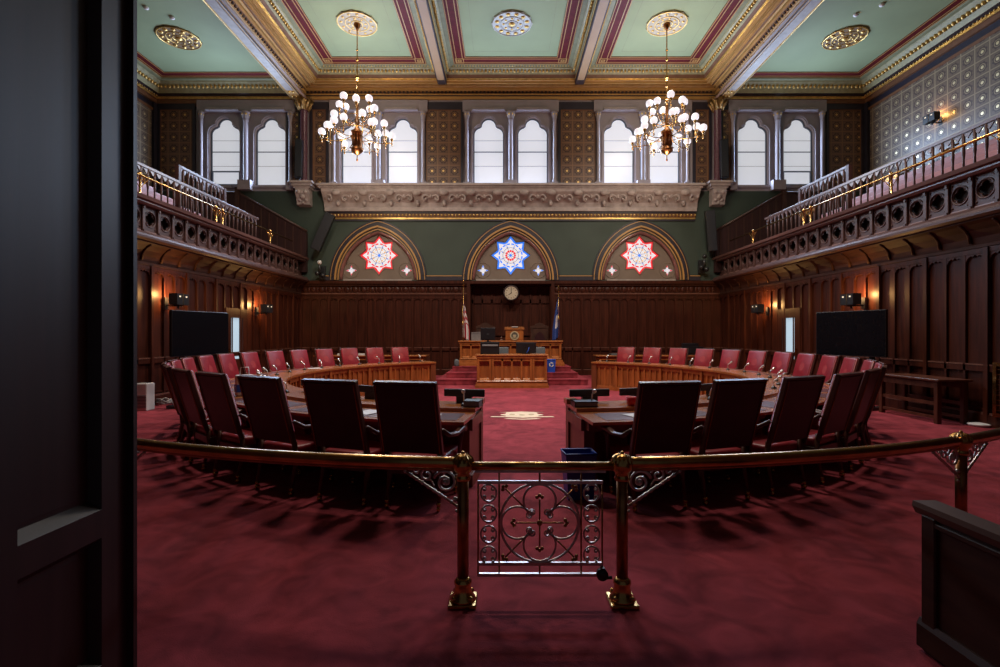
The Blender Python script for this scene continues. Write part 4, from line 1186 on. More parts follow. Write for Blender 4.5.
m = MB(); m.prism(disc_pts(0.150, 0, 0.17, 32), -0.035, -0.012, XZ, [disc_pts(0.112, 0, 0.17, 32)]); sl = m.build('seal', mat('gilt_seal', (0.55, 0.45, 0.28), 0.4, metal=0.3, var=0.1), t)
m = MB(); m.prism(disc_pts(0.113, 0, 0.17, 24), -0.024, -0.012, XZ); m.build('seal_field', mat('seal_field_grey', (0.10, 0.09, 0.07), 0.5), sl)
m = MB()
m.prism([(-0.05, 0.20), (0.05, 0.20), (0.05, 0.14), (0, 0.09), (-0.05, 0.14)], -0.03, -0.022, XZ)
for dx in (-0.03, 0.0, 0.03): m.ball((dx, -0.032, 0.165 - abs(dx) * -0.4), 0.012, 0, 6)
m.tube([(-0.08, -0.03, 0.11), (0, -0.03, 0.075), (0.08, -0.03, 0.11)], 0.008, 5); m.build('seal_shield', mat('gilt_seal', (0, 0, 0)), sl)

def carved_chair(px, lab):
    t = thing('carved_chair', lab, 'chair', (PX(px, 17.6), 17.55, 0.5), PI, 'carved chairs on the rostrum')
    m = MB(); m.box(-0.3, 0.3, -0.25, 0.28, 0.4, 0.5, 0, ch=0.02); m.build('seat', LEAD, t)
    m = MB()
    m.box(-0.32, -0.25, -0.3, -0.23, 0, 1.3); m.box(0.25, 0.32, -0.3, -0.23, 0, 1.3)
    out = [(-0.34, 1.28), (0.34, 1.28), (0.34, 1.34), (0.2, 1.38), (0.12, 1.44), (0, 1.48), (-0.12, 1.44), (-0.2, 1.38), (-0.34, 1.34)]
    m.prism(out, -0.3, -0.22, XZ); m.box(-0.26, 0.26, -0.28, -0.24, 0.55, 1.28)
    m.build('carved_back', mat('carved_walnut', (0.045, 0.018, 0.011), 0.4, var=0.3), t)
    m = MB(); m.prism(pointed(0, 0.19, 0.3, 0.85) + [(-0.19, 0.6), (0.19, 0.6)], -0.24, -0.215, XZ); m.build('back_pad', LEAD, t)
    for k in (-1, 1):
        m = MB(); m.tube([(k * 0.3, -0.25, 0.8), (k * 0.33, 0.0, 0.74), (k * 0.33, 0.22, 0.74)], 0.03, 8); m.tube([(k * 0.32, 0.2, 0.74), (k * 0.29, 0.22, 0.0)], 0.028, 8); m.build('arm', CHW, t)
    return t
carved_chair(485, 'tall carved dark chair behind the printer, beneath the clock on the striped-flag side')
carved_chair(540, 'tall carved dark chair beneath the clock, next to the blue flag')

# equipment round the clerk desk
zt = 0.97
t = thing('printer', 'black office printer with a pale paper slot on the clerk desk', 'printer', (PX(490, 14.72), 14.62, zt))
m = MB(); m.box(-0.28, 0.28, -0.15, 0.25, 0, 0.36, 0, ch=0.015); m.build('body', BLACK, t)
m = MB(); m.box(-0.22, 0.24, -0.17, -0.14, 0.24, 0.29, 0); m.build('paper_slot', mat('pale_grey_plastic', (0.20, 0.21, 0.22), 0.5), t)
t = thing('computer_monitor', 'black computer monitor standing on the printer', 'monitor', (PX(488, 14.75), 14.7, zt + 0.36))
m = MB(); m.box(-0.22, 0.22, -0.03, 0.02, 0.06, 0.42, 0, ch=0.01); m.build('display', BLACK, t)
m = MB(); m.box(-0.10, 0.10, -0.08, 0.08, 0, 0.015); m.box(-0.03, 0.03, -0.0, 0.03, 0.01, 0.2); m.build('stand', BLACK, t)
m = MB(); m.box(-0.035, 0.035, -0.036, -0.029, 0.22, 0.245); m.build('rear_badge', mat('dull_grey', (0.05, 0.06, 0.07), 0.5), t)
t = thing('computer_monitor', 'black computer monitor with a blue cable seen from behind on the clerk desk', 'monitor', (PX(526, 14.7), 14.66, zt))
m = MB(); m.box(-0.30, 0.30, -0.03, 0.02, 0.02, 0.34, 0, ch=0.012); m.build('display', BLACK, t)
m = MB(); m.box(-0.12, 0.12, -0.08, 0.1, 0, 0.02); m.box(-0.05, 0.05, -0.055, -0.03, 0.01, 0.24); m.build('stand', BLACK, t)
m = MB(); m.tube([(0.09, -0.045, 0.20), (0.07, -0.07, 0.12), (0.02, -0.08, 0.04), (0.03, -0.06, 0.012)], 0.012, 6); m.build('cable', BLUEB, t)
m = MB()
for k in (-0.03, 0.0, 0.035): m.ball((k, -0.034, 0.21), 0.012, 0, 6)
m.build('rear_badge', mat('dull_grey', (0, 0, 0)), t)
for (px, lab) in ((501.5, 'grey office chair back beside the black printer'), (538, 'grey office chair back beside the monitor with the blue cable')):
    t = thing('office_chair', lab, 'chair', (PX(px, 15.6), 15.35, 0.17), 0, 'grey chairs behind the clerk desk')
    m = MB(); m.box(-0.22, 0.22, 0.1, 0.16, 0.5, 0.98, 0, ch=0.03); m.build('backrest', GREY, t)
    m = MB(); m.box(-0.22, 0.22, -0.28, 0.14, 0.40, 0.47, 0, ch=0.02); m.build('seat', GREY, t)
    for (qx, qy) in ((-0.18, -0.24), (0.18, -0.24), (-0.18, 0.1), (0.18, 0.1)):
        m = MB(); m.tube([(qx, qy, 0.0 if qy < 0 else 0.0), (qx, qy, 0.41)], 0.014, 6); m.build('leg', BLACK, t)
t = thing('paper_box', 'pale grey carton on the rostrum desk beside the striped flag', 'box', (PX(476.5, 16.7), 16.7, 1.34))
m = MB(); m.box(-0.17, 0.17, -0.13, 0.13, 0, 0.26, 0); m.build('carton', mat('pale_carton', (0.16, 0.15, 0.15), 0.6), t)
m = MB(); m.prism([(-0.18, 0.26), (0.18, 0.26), (0.17, 0.30), (-0.17, 0.28)], -0.14, 0.14, XZ); m.build('lid', mat('pale_carton', (0, 0, 0)), t)
t = thing('gavel_block', 'small brown wooden knob ornament on the rostrum desk beside the lectern', 'ornament', (PX(501.5, 16.6), 16.6, 1.34))
m = MB(); m.lathe([(0.05, 0), (0.05, 0.03), (0.02, 0.05), (0.03, 0.08), (0.035, 0.1), (0.01, 0.13)], 12); m.build('turned_body', CHW, t)

def bin_(name, lab, loc, w, d, h, mt, rz=0):
    t = thing(name, lab, 'bin', loc, rz)
    m = MB(); k = 0.82
    o = [(-w / 2, -d / 2), (w / 2, -d / 2), (w / 2, d / 2), (-w / 2, d / 2)]
    vs = [(x * k, y * k, 0) for x, y in o] + [(x, y, h) for x, y in o] + [(x * 0.95, y * 0.95, h) for x, y in o] + [(x * k * 0.94, y * k * 0.94, 0.02) for x, y in o]
    fs = [(3, 2, 1, 0), (12, 13, 14, 15)]
    for a in (0, 4, 8):
        for j in range(4):
            q = (j + 1) % 4; fs.append((a + j, a + q, a + 4 + q, a + 4 + j))
    m.add(vs, fs); m.build('bin_body', mt, t)
    m = MB(); m.tube([(x, y, h) for x, y in o], 0.012, 6, 0, True); m.build('rim', mt, t)
    return t
bin_('waste_bin', 'navy blue plastic waste bin on the carpet just behind the brass gate', (PX(579, 4.72), 4.74, 0), 0.30, 0.22, 0.435, BLUE, 0.1)
t = bin_('recycling_bin', 'blue recycling bin with a white symbol beside the clerk desk', (PX(551, 15.75), 15.74, 0.34), 0.28, 0.26, 0.40, BLUEB)
m = MB()
for k in range(3):
    a = 2 * PI * k / 3 + 0.5
    arc = [(0.075 * cos(a + j * 0.22), 0.075 * sin(a + j * 0.22)) for j in range(6)]
    arc2 = [(0.045 * cos(a + j * 0.22), 0.045 * sin(a + j * 0.22)) for j in range(6)]
    m.prism(arc + arc2[::-1], -0.128, -0.122, XZ, M=Matrix.Translation((0, 0, 0.25)))
    e = a + 1.1
    m.prism([(0.095 * cos(e), 0.095 * sin(e)), (0.025 * cos(e), 0.025 * sin(e)), (0.062 * cos(e + 0.62), 0.062 * sin(e + 0.62))], -0.128, -0.122, XZ, M=Matrix.Translation((0, 0, 0.25)))
m.build('recycling_symbol', WHITE, t)
t = thing('floor_lamp_base', 'grey round-topped speaker standing at the end of the rostrum desk', 'speaker', (PX(457, 16.2), 16.1, 0.5))
m = MB(); m.lathe([(0.07, 0), (0.08, 0.04), (0.08, 0.17), (0.06, 0.22), (0.02, 0.24)], 14); m.build('speaker_shell', GREY, t); t.name = 'small_speaker'

# clock
t = thing('wall_clock', 'round ivory wall clock above the rostrum chairs', 'clock', (0.02, YB + 0.0, 3.12)); t.scale = (0.87, 1, 0.87)
RX = Matrix.Rotation(PI / 2, 4, 'X')
m = MB(); m.lathe([(0.02, -0.1), (0.33, -0.1), (0.36, 0.03), (0.33, 0.08), (0.29, 0.08), (0.28, 0.05)], 32, 0, RX); m.build('case', DKP, t)
m = MB(); m.lathe([(0.0, 0.055), (0.285, 0.055), (0.285, 0.065), (0.0, 0.066)], 32, 0, RX, smooth=False); m.build('dial', CLOCKF, t)
m = MB()
for k in range(12):
    m.box(-0.012, 0.012, -0.075, -0.066, 0.19, 0.25, 0, Matrix.Rotation(2 * PI * k / 12, 4, 'Y'))
m.build('hour_marks', BROWNP, t)
m = MB(); m.box(-0.010, 0.010, -0.084, -0.078, -0.03, 0.21, 0, Matrix.Rotation(0.0, 4, 'Y')); m.build('minute_hand', BLACK, t)
m = MB(); m.box(-0.013, 0.013, -0.080, -0.074, -0.03, 0.14, 0, Matrix.Rotation(-2.2, 4, 'Y')); m.build('hour_hand', BLACK, t)
m = MB(); m.prism([(-0.62, 3.42), (0.62, 3.42), (0.5, 3.36), (0.3, 3.33), (-0.3, 3.33), (-0.5, 3.36)], YB + 0.25, YB + 0.38, XZ); struct(m.build('trim_85', WOOD))

# flags
def flag(px, zt_, ztop, zbot, lab, kind):
    X = PX(px, 17.2)
    t = thing('flag', lab, 'flag', (X, 17.2, 0.5), 0, 'flags on poles')
    m = MB(); m.tube([(0, 0, 0.02), (0, 0, zt_ - 0.5)], 0.014, 8); m.lathe([(0.02, zt_ - 0.5), (0.03, zt_ - 0.46), (0.012, zt_ - 0.4), (0.03, zt_ - 0.34), (0.002, zt_ - 0.24)], 8); m.build('pole', BRASS, t)
    m = MB(); m.lathe([(0.15, 0), (0.15, 0.02), (0.05, 0.05), (0.02, 0.1)], 16); m.build('base', BRASS, t)
    # draped cloth: vertical folds swept down
    n = 33; k = 22; vs = []; fs = []; mi = []
    for j in range(k):
        v = j / (k - 1); z = ztop - 0.5 - v * (ztop - zbot)
        spread = 0.05 + 0.13 * min(1, v * 1.5)
        for i in range(n):
            u = i / (n - 1)
            vs.append(((1 if kind == 'stripes' else -1) * (0.02 + (u - 0.25) * spread * 1.3 + 0.02 * v), -0.03 + 0.045 * sin(u * 7.5 + 0.4 * v) * (0.4 + v), z - 0.22 * u * (1 - 0.25 * v)))
    mb = MB()
    for j in range(k - 1):
        for i in range(n - 1):
            f = (j * n + i, j * n + i + 1, (j + 1) * n + i + 1, (j + 1) * n + i)
            if kind == 'stripes':
                c = 2 if (i < 9 and j < 5) else ((j // 2 + (i // 16)) % 2 if j < 11 else (i // 9 + 1) % 2)
            else:
                c = 2 if not (8 < i < 20 and 7 < j < 15) else 1
            fs.append(f); mi.append(c)
    mb.v = [tuple(v) for v in vs]; mb.f = [list(f) for f in fs]; mb.m = mi; mb.sm = [True] * len(fs)
    o = mb.build('flag_cloth', [FLAGR, FLAGW, FLAGB], t)
    md = o.modifiers.new('cloth_thickness', 'SOLIDIFY'); md.thickness = 0.006
    m = MB(); m.tube([(0.0, -0.06, ztop - 0.55), (-0.03, -0.09, ztop - 0.9), (-0.01, -0.09, ztop - 1.15)], 0.012, 6); m.lathe([(0.02, 0), (0.03, -0.12), (0.01, -0.13)], 8, 0, Matrix.Translation((-0.01, -0.09, ztop - 1.15))); m.build('gold_tassel', GOLD, t)
flag(463.5, 3.24, 2.66, 1.45, 'red, white and blue striped flag on a brass pole', 'stripes')
flag(558.5, 3.02, 2.85, 1.45, 'blue flag with a pale emblem on a brass pole', 'blue')

# carpet emblem
m = MB()
def emb(pts, mi, z): m.prism([(x * 0.58, y * 0.5) for x, y in pts], z, z + 0.004, XY, mi=mi)
sh = []
for i in range(40):
    a = 2 * PI * i / 40; r = 0.62 + 0.07 * cos(8 * a); sh.append((r * cos(a) * 1.05, 0.15 + r * sin(a) * 1.05))
emb(sh, 0, 0.0)
emb([(-1.05, -0.38), (-0.5, -0.42), (0, -0.55), (0.5, -0.42), (1.05, -0.38), (1.0, -0.22), (0.5, -0.24), (0.0, -0.36), (-0.5, -0.24), (-1.0, -0.22)], 0, 0.001)
emb([(-0.6, -0.75), (0, -0.95), (0.6, -0.75), (0.45, -0.62), (0, -0.75), (-0.45, -0.62)], 0, 0.0)
for k in (-1, 0, 1): emb([(k * 0.32 + 0.1 * cos(2 * PI * i / 10), 0.2 - 0.12 * (k == 0) + 0.14 * sin(2 * PI * i / 10)) for i in range(10)], 1, 0.0015)
emb([(-0.8, 0.72), (-0.3, 0.82), (0, 0.9), (0.3, 0.82), (0.8, 0.72), (0.3, 0.68), (-0.3, 0.68)], 0, 0.001)
o = m.build('carpet_emblem', [mat('cream_wool', (0.66, 0.54, 0.40), 0.9, var=0.12), mat('olive_wool', (0.40, 0.32, 0.2), 0.9)])
o.location = (PX(522, 9.44), 9.44, 0.0); tag(o, 'cream crest woven into the red carpet in front of the clerk desk', 'emblem')

# ------------------------------------------------------------------ side tables behind the ring
for s in (-1, 1):
    t = thing('side_table', 'long mahogany side table behind the %s armchairs by the end wall' % SIDEN[s], 'table', (s * 4.9, 17.3, 0), 0, 'side tables by the end wall')
    m = MB(); m.box(-1.95, 1.95, -0.35, 0.35, 0.78, 0.82, 0, ch=0.008); m.build('table_top', OAKTOP, t)
    m = MB(); m.box(-1.85, 1.85, -0.28, 0.28, 0.66, 0.78, 0); m.build('apron', OAK, t)
    for (a, b) in ((-1.8, -0.25), (1.8, -0.25), (-1.8, 0.25), (1.8, 0.25)):
        m = MB(); m.lathe([(0.025, 0), (0.035, 0.2), (0.03, 0.3), (0.045, 0.55), (0.045, 0.68)], 8, 0, Matrix.Translation((a, b, 0))); m.build('leg', OAK, t)
for (px, w, h, lab) in ((690, 0.62, 0.42, 'black monitor on the side table behind the third and fourth armchairs on the blue-flag side'), (715, 0.5, 0.30, 'low black monitor on the side table end near the wall on the blue-flag side')):
    t = thing('computer_monitor', lab, 'monitor', (min(PX(px, 17.3), 6.55), 17.3, 0.82), 0.1)
    m = MB(); m.box(-w / 2, w / 2, -0.03, 0.03, 0.05, h, 0, ch=0.01); m.build('display', BLACK, t)
    m = MB(); m.box(-0.12, 0.12, -0.1, 0.1, 0, 0.02); m.box(-0.04, 0.04, 0.01, 0.05, 0.01, 0.25); m.build('stand', BLACK, t)
for (px, s, lab) in ((343, -1, 'pile of white papers on the striped-flag side table near its wall end'), (361, -1, 'pile of white papers midway along the striped-flag side table'), (614, 1, 'pile of dark folders and paper on the blue-flag side table near the rostrum')):
    m = MB()
    for k in range(5): m.box(-0.16 + 0.01 * (k % 2), 0.16, -0.11, 0.11, 0.012 * k, 0.012 * k + 0.011)
    small('paper_stack', m, WHITE if s < 0 else GREY, lab, 'paper', (PX(px, 17.2), 17.15, 0.82), 0.1, 'papers on the side tables')

# ------------------------------------------------------------------ television screens on stands
for s in (-1, 1):
    if s > 0: p = (7.36, 9.75); q = (6.86, 11.15)
    else: p = (-7.00, 9.95); q = (-6.66, 11.4)
    mx, my = (p[0] + q[0]) / 2, (p[1] + q[1]) / 2
    # local: screen normal -Y, width along X
    dx, dy = (q[0] - p[0], q[1] - p[1]) if s < 0 else (p[0] - q[0], p[1] - q[1])
    rz = math.atan2(dy, dx); w = math.hypot(dx, dy)
    t = thing('television', 'large black television screen facing the desks on the %s side' % SIDEN[s], 'television', (mx, my, 0), rz, 'televisions')
    z0, z1 = 1.10, 2.06
    m = MB(); m.box(-w / 2, w / 2, -0.01, 0.06, z0, z1, 0, ch=0.008); m.build('casing', BLACK, t)
    m = MB(); m.box(-w / 2 + 0.015, w / 2 - 0.015, -0.013, -0.009, z0 + 0.02, z1 - 0.015); m.build('screen', SCREEN, t)
    m = MB(); m.box(-0.45, -0.37, 0.07, 0.13, 0.05, 1.7); m.box(0.37, 0.45, 0.07, 0.13, 0.05, 1.7); m.box(-0.45, 0.45, 0.06, 0.1, 1.4, 1.5); m.build('stand_post', BLACK, t)
    m = MB(); m.box(-0.5, -0.32, -0.3, 0.4, 0.0, 0.06); m.box(0.32, 0.5, -0.3, 0.4, 0.0, 0.06); m.box(-0.4, 0.4, 0.05, 0.15, 0.02, 0.08); m.build('stand_base', BLACK, t)

# ------------------------------------------------------------------ wall lamps
WARM = emat('warm_bulb', (1.0, 0.62, 0.25), 6.0, var=0.02)
SHADEG = mat('lamp_shade_metal', (0.02, 0.02, 0.022), 0.35)
LENS = emat('lamp_slit', (1.0, 0.80, 0.55), 0.9)
def wall_lamp(x, y, z, s, lab):
    t = thing('wall_lamp', lab, 'wall lamp', (x, y, z), 0, 'black wall lamps'); t.scale = (1.0, 0.82, 0.82)
    m = MB(); m.box(*sorted((s * -0.02, s * 0.30)), -0.02, 0.02, -0.20, -0.16); m.box(*sorted((s * 0.26, s * 0.31)), -0.07, 0.07, -0.28, 0.05); m.build('bracket', SHADEG, t)
    m = MB(); m.tube([(0, -0.16, -0.18), (0, 0.16, -0.18)], 0.02, 6); m.build('crossbar', SHADEG, t)
    m = MB(); m.tube([(0, 0, -0.19), (0, 0, -0.26)], 0.025, 6); m.build('finial', SHADEG, t)
    for k in (-1, 1):
        m = MB()
        m.prism([(-0.10, -0.15), (0.10, -0.15), (0.115, 0.15), (-0.115, 0.15)], 0.115, 0.10, lambda u, v, w: (-s * w, k * 0.135 + u, v))
        m.prism([(-0.10, -0.15), (0.10, -0.15), (0.115, 0.15), (-0.115, 0.15)], -0.07, -0.055, lambda u, v, w: (-s * w, k * 0.135 + u, v))
        for e in (-1, 1): m.box(*sorted((-s * 0.115, s * 0.07)), *sorted((k * 0.135 + e * 0.105, k * 0.135 + e * 0.12)), -0.15, 0.15)
        m.box(*sorted((-s * 0.115, s * 0.07)), k * 0.135 - 0.12, k * 0.135 + 0.12, -0.16, -0.145)
        sh = m.build('shade', SHADEG, t)
        m = MB(); m.box(*sorted((-s * 0.116, -s * 0.121)), k * 0.135 - 0.03, k * 0.135 + 0.03, 0.05, 0.09); m.build('lit_slot', LENS, sh)
    m = MB(); m.ball((s * 0.13, 0, 0.03), 0.035, 0, 10); m.tube([(s * 0.13, 0, -0.17), (s * 0.13, 0, 0.0)], 0.012, 6, 1); m.build('bulb', [WARM, SHADEG], t)
    L = bpy.data.lights.new('wall_lamp_light', 'POINT'); L.energy = 42 if z < 5 else 12; L.color = (1.0, 0.54, 0.18); L.shadow_soft_size = 0.03
    o = bpy.data.objects.new('wall_lamp_light', L); COL.objects.link(o); o.location = (x + s * 0.10, y, z + 0.11)
    return t
for s in (-1, 1):
    for (y, w) in ((11.15, 'above the television'), (15.25, 'beyond the bright door pane')):
        wall_lamp(s * 7.66, y, 2.36, s, 'black twin-shade lamp on the panelled wall %s, %s side' % (w, SIDEN[s]))
wall_lamp(13.2, 15.4, 8.35, 1, 'black lamp on the stencilled wall high above the blue-flag balcony')

# speakers
def speaker(loc, rot, h, w, lab, hang=True):
    t = thing('line_array_speaker', lab, 'speaker', loc); t.rotation_euler = rot
    m = MB(); m.box(-w / 2, w / 2, -0.10, 0.12, -h / 2, h / 2, 0, ch=0.015); m.build('cabinet', BLACK, t)
    m = MB(); m.box(-w / 2 + 0.02, w / 2 - 0.02, -0.112, -0.10, -h / 2 + 0.03, h / 2 - 0.03); m.build('grille', SPKM, t)
    m = MB(); m.box(-0.05, 0.05, 0.12, 0.22, -0.25, -0.15); m.box(-0.05, 0.05, 0.12, 0.22, 0.15, 0.25); m.build('mount', BLACK, t)
speaker((PX(323, 18.2), 18.2, PZ(232, 18.2)), (0.12, 0.42, 0.15), 1.45, 0.36, 'tilted black column speaker on the green wall beside the striped-flag balcony')
speaker((PX(711, 18.2), 18.2, PZ(231, 18.2)), (0.12, -0.10, -0.15), 1.5, 0.34, 'upright black column speaker on the green wall beside the blue-flag balcony')
speaker((PX(299, 18.2), 18.2, PZ(159, 18.2)), (0.0, 0.02, 0.1), 1.4, 0.26, 'slim black speaker beside the granite column on the striped-flag side')
speaker((PX(724, 18.2), 18.2, PZ(159, 18.2)), (0.0, -0.02, -0.1), 1.4, 0.28, 'slim black speaker beside the granite column on the blue-flag side')
# small statuette lamps / exits at the gallery ends
for (px, py, lab) in ((320, 268, 'dark wall bracket with a small white globe beside the striped-flag balcony end'), (704, 262, 'dark wall bracket beside the blue-flag balcony end')):
    t = thing('wall_bracket', lab, 'bracket', (PX(px, 18.35), 18.35, PZ(py, 18.35)))
    m = MB(); m.tube([(0, 0.3, -0.2), (0, 0.0, -0.15), (0, -0.05, 0.1)], 0.04, 8); m.box(-0.12, 0.12, 0.2, 0.3, -0.4, 0.1, 0); m.ball((-0.1, 0.0, -0.2), 0.09, 0, 8); m.ball((0.1, 0.0, -0.28), 0.09, 0, 8); m.build('bracket_arm', SHADEG, t)
    m = MB(); m.ball((0, -0.05, 0.2), 0.085, 0, 12); m.build('globe', WHITE if px < 500 else SHADEG, t)

# ------------------------------------------------------------------ wall-side table, box, cable, plate, grille
t = thing('console_table', 'dark slatted console table against the panelled wall near the blue-flag television', 'table', (7.60, 9.20, 0))
m = MB(); m.box(-0.33, 0.28, -0.72, 0.72, 0.74, 0.78, 0, ch=0.008); m.build('table_top', CHW, t)
for (a, b) in ((-0.26, -0.63), (-0.26, 0.63), (0.20, -0.63), (0.20, 0.63)):
    m = MB(); m.box(a - 0.04, a + 0.04, b - 0.04, b + 0.04, 0, 0.74, 0, ch=0.006); m.build('leg', CHW, t)
for z0, z1 in ((0.62, 0.74), (0.32, 0.38), (0.08, 0.13)):
    m = MB(); m.box(-0.28, -0.25, -0.61, 0.61, z0, z1); m.box(0.2, 0.23, -0.61, 0.61, z0, z1); m.build('stretcher', CHW, t)
t = thing('air_purifier', 'white box-shaped air purifier on the carpet beside the open door', 'air purifier', (PX(144.5, 10.1), 10.1, 0))
m = MB(); m.box(-0.13, 0.13, -0.12, 0.12, 0.0, 0.56, 0, ch=0.02); m.build('casing', WHITE, t)
m = MB()
for k in range(9): m.box(-0.12, 0.12, -0.126, -0.118, 0.06 + 0.03 * k, 0.075 + 0.03 * k)
m.build('vent_slats', GREY, t)
m = MB(); m.box(-0.1, 0.1, -0.08, 0.08, 0.558, 0.566); m.build('control_panel', GREY, t)
m = MB(); pts = []
for i in range(60):
    a = i * 0.62; pts.append((0.16 * cos(a) * (1 + 0.3 * sin(i * 1.7)), 0.12 * sin(a), 0.03 + 0.0022 * i * (0.5 + 0.5 * sin(i * 0.9) ** 2)))
m.tube(pts, 0.014, 6); small('cable_coil', m, [mat('pale_cable', (0.25, 0.23, 0.23), 0.5)], 'heap of coiled pale cable on the carpet under the striped-flag television', 'cable', (PX(165, 10.8), 10.8, 0.0))
m = MB(); m.lathe([(0.02, 0.0), (0.13, 0.0), (0.155, 0.03), (0.15, 0.045), (0.10, 0.055), (0.01, 0.06)], 24); small('floor_plate', m, WHITE, 'round white dish lying on the carpet by the console table', 'dish', (PX(979, 8.35), 8.35, 0.0))
t = thing('wall_grille', 'gilt-framed wall grille low on the panelling beyond the console table', 'grille', (7.93, 7.80, 0.2))
m = MB(); m.prism([(-0.35, 0), (0.35, 0), (0.35, 0.9), (-0.35, 0.9)], -0.05, 0.0, lambda u, v, w: (w, u, v), [[(-0.29, 0.06), (0.29, 0.06), (0.29, 0.84), (-0.29, 0.84)]]); m.build('frame', BRASS, t)
m = MB()
for k in range(9): m.box(-0.03, -0.01, -0.29, 0.29, 0.1 + k * 0.085, 0.115 + k * 0.085)
m.build('louvre', BRASSD, t)

# ------------------------------------------------------------------ brass railing and gate
RCY = 10.45; RR = 7.585; ZR = 0.819
def rail_pt(x_abs):   # on the circle, nearest branch
    return RCY - math.sqrt(RR * RR - x_abs * x_abs)
def stand(parent, x, y, dirs, gate_post=True):
    p = MB()
    T = Matrix.Translation((x, y, 0))
    p.lathe([(0.034, 0.12), (0.034, 0.755)], 14, 0, T)
    po = p.build('post', BRASSD, parent)
    b = MB()
    b.box(-0.082, 0.082, -0.082, 0.082, 0.0, 0.022, 0, T, ch=0.006)
    b.lathe([(0.078, 0.022), (0.072, 0.035), (0.058, 0.05), (0.050, 0.08), (0.046, 0.105), (0.052, 0.115), (0.052, 0.13), (0.04, 0.14), (0.035, 0.15)], 18, 0, T)
    for k in range(4):
        a = PI / 4 + k * PI / 2; b.ball((x + 0.068 * cos(a), y + 0.068 * sin(a), 0.045), 0.016, 0, 6)
    b.build('base', BRASS, po)
    c = MB(); c.lathe([(0.036, 0.715), (0.048, 0.728), (0.04, 0.742), (0.040, 0.752)] + [(0.064 * sin(PI * (0.22 + 0.78 * i / 12)), 0.812 - 0.064 * cos(PI * (0.22 + 0.78 * i / 12))) for i in range(13)], 20, 0, T)
    for i in range(14):
        a = 2 * PI * i / 14; c.tube([(x + 0.062 * cos(a) * cos(q), y + 0.062 * sin(a) * cos(q), 0.812 + 0.062 * sin(q)) for q in (0.25, 0.6, 0.95, 1.3)], [0.007, 0.009, 0.007, 0.004], 5)
    c.ball((x, y, 0.878), 0.012, 0, 8)
    c.build('finial', BRASS, po)
    for (dx, dy) in dirs:
        br = MB()
        def q(u, z): return (x + dx * u, y + dy * u, z)
        br.tube([q(0.035, 0.565), q(0.18, 0.66), q(0.345, 0.765)], 0.0085, 6)
        for k in range(10):
            f = k / 9; br.ball(q(0.035 + 0.31 * f, 0.565 + 0.20 * f), 0.012, 0, 6)
        br.tube([q(u, z) for u, z in scroll(0.105, 0.705, 0.072, 1.7, 0.3, 1, 30, 0.85)], 0.0085, 6)
        br.ball(q(0.105, 0.705), 0.018, 0, 8)
        br.tube([q(u, z) for u, z in scroll(0.215, 0.745, 0.045, 1.3, 2.8, -1, 22, 0.8)], 0.007, 6)
        br.tube([q(u, z) for u, z in scroll(0.275, 0.770, 0.026, 1.2, 2.8, -1, 16, 0.8)], 0.006, 6)
        br.tube([q(0.17, 0.68), q(0.19, 0.715), q(0.25, 0.725)], 0.006, 5)
        br.ball(q(0.045, 0.605), 0.016, 0, 6); br.ball(q(0.038, 0.535), 0.010, 0, 6)
        br.build('scroll_bracket', IRON, po)
    return po
GX = {-1: -0.479, 1: 0.456}
for s in (-1, 1):
    t = thing('brass_railing', 'curved brass handrail on scrolled posts running from the gate on the %s side' % SIDEN[s], 'railing', (0, 0, 0), 0, 'brass railings round the ring')
    x0 = abs(GX[s]); pts = []
    for i in range(41):
        x = x0 + (5.4 - x0) * i / 40; pts.append((s * x, rail_pt(x), ZR))
    m = MB(); m.tube(pts, 0.036, 14); m.build('handrail', BRASS, t)
    m = MB(); m.tube([(px_, py_, ZR - 0.036) for px_, py_, _ in pts], 0.014, 6); m.build('under_strip', BRASSD, t)
    for k, x in enumerate((x0, 3.018, 5.3)):
        y = rail_pt(x); th = math.asin(x / RR); d = (s * cos(th), sin(th))
        stand(t, s * x, y, [d] if k == 0 else [(-d[0], -d[1]), d])
# gate
GC = -0.012; ZG = rail_pt(0.46)
t = thing('brass_gate', 'low brass gate with a scrolled quatrefoil circle between two posts', 'gate', (GC, ZG, 0))
def gz(py): return PZ(py, 2.88)
def gx(px): return PX(px, 2.88) - GC - 0.008
m = MB(); m.tube([(-0.44, 0, gz(466)), (0.44, 0, gz(466))], 0.026, 12); m.build('top_rail', BRASS, t)
m = MB()
for py, r in ((482, 0.008), (563.5, 0.009), (574.5, 0.009)):
    m = MB(); m.box(gx(479), gx(604), -r, r, gz(py) - 0.009, gz(py) + 0.009); m.build('crossbar', IRON, t)
m = MB(); m.box(gx(476), gx(607), -0.006, 0.006, gz(471.5) - 0.006, gz(471.5) + 0.006); m.build('crossbar', IRON, t)
m = MB()
for px, a, b in ((479.5, 481, 576), (603.5, 481, 576), (500.5, 471, 576), (582.5, 471, 576), (541, 471, 482), (541, 563, 576)):
    m.tube([(gx(px), 0, gz(a)), (gx(px), 0, gz(b))], 0.0055, 6)
m.build('upright', BRASSD, t)
cxg, czg = gx(541), gz(522.7); RG = 0.232
m = MB(); m.tube([(cxg + RG * cos(2 * PI * i / 48), 0, czg + RG * sin(2 * PI * i / 48)) for i in range(48)], 0.0075, 6, 0, True); m.build('circle', IRON, t)
m = MB()
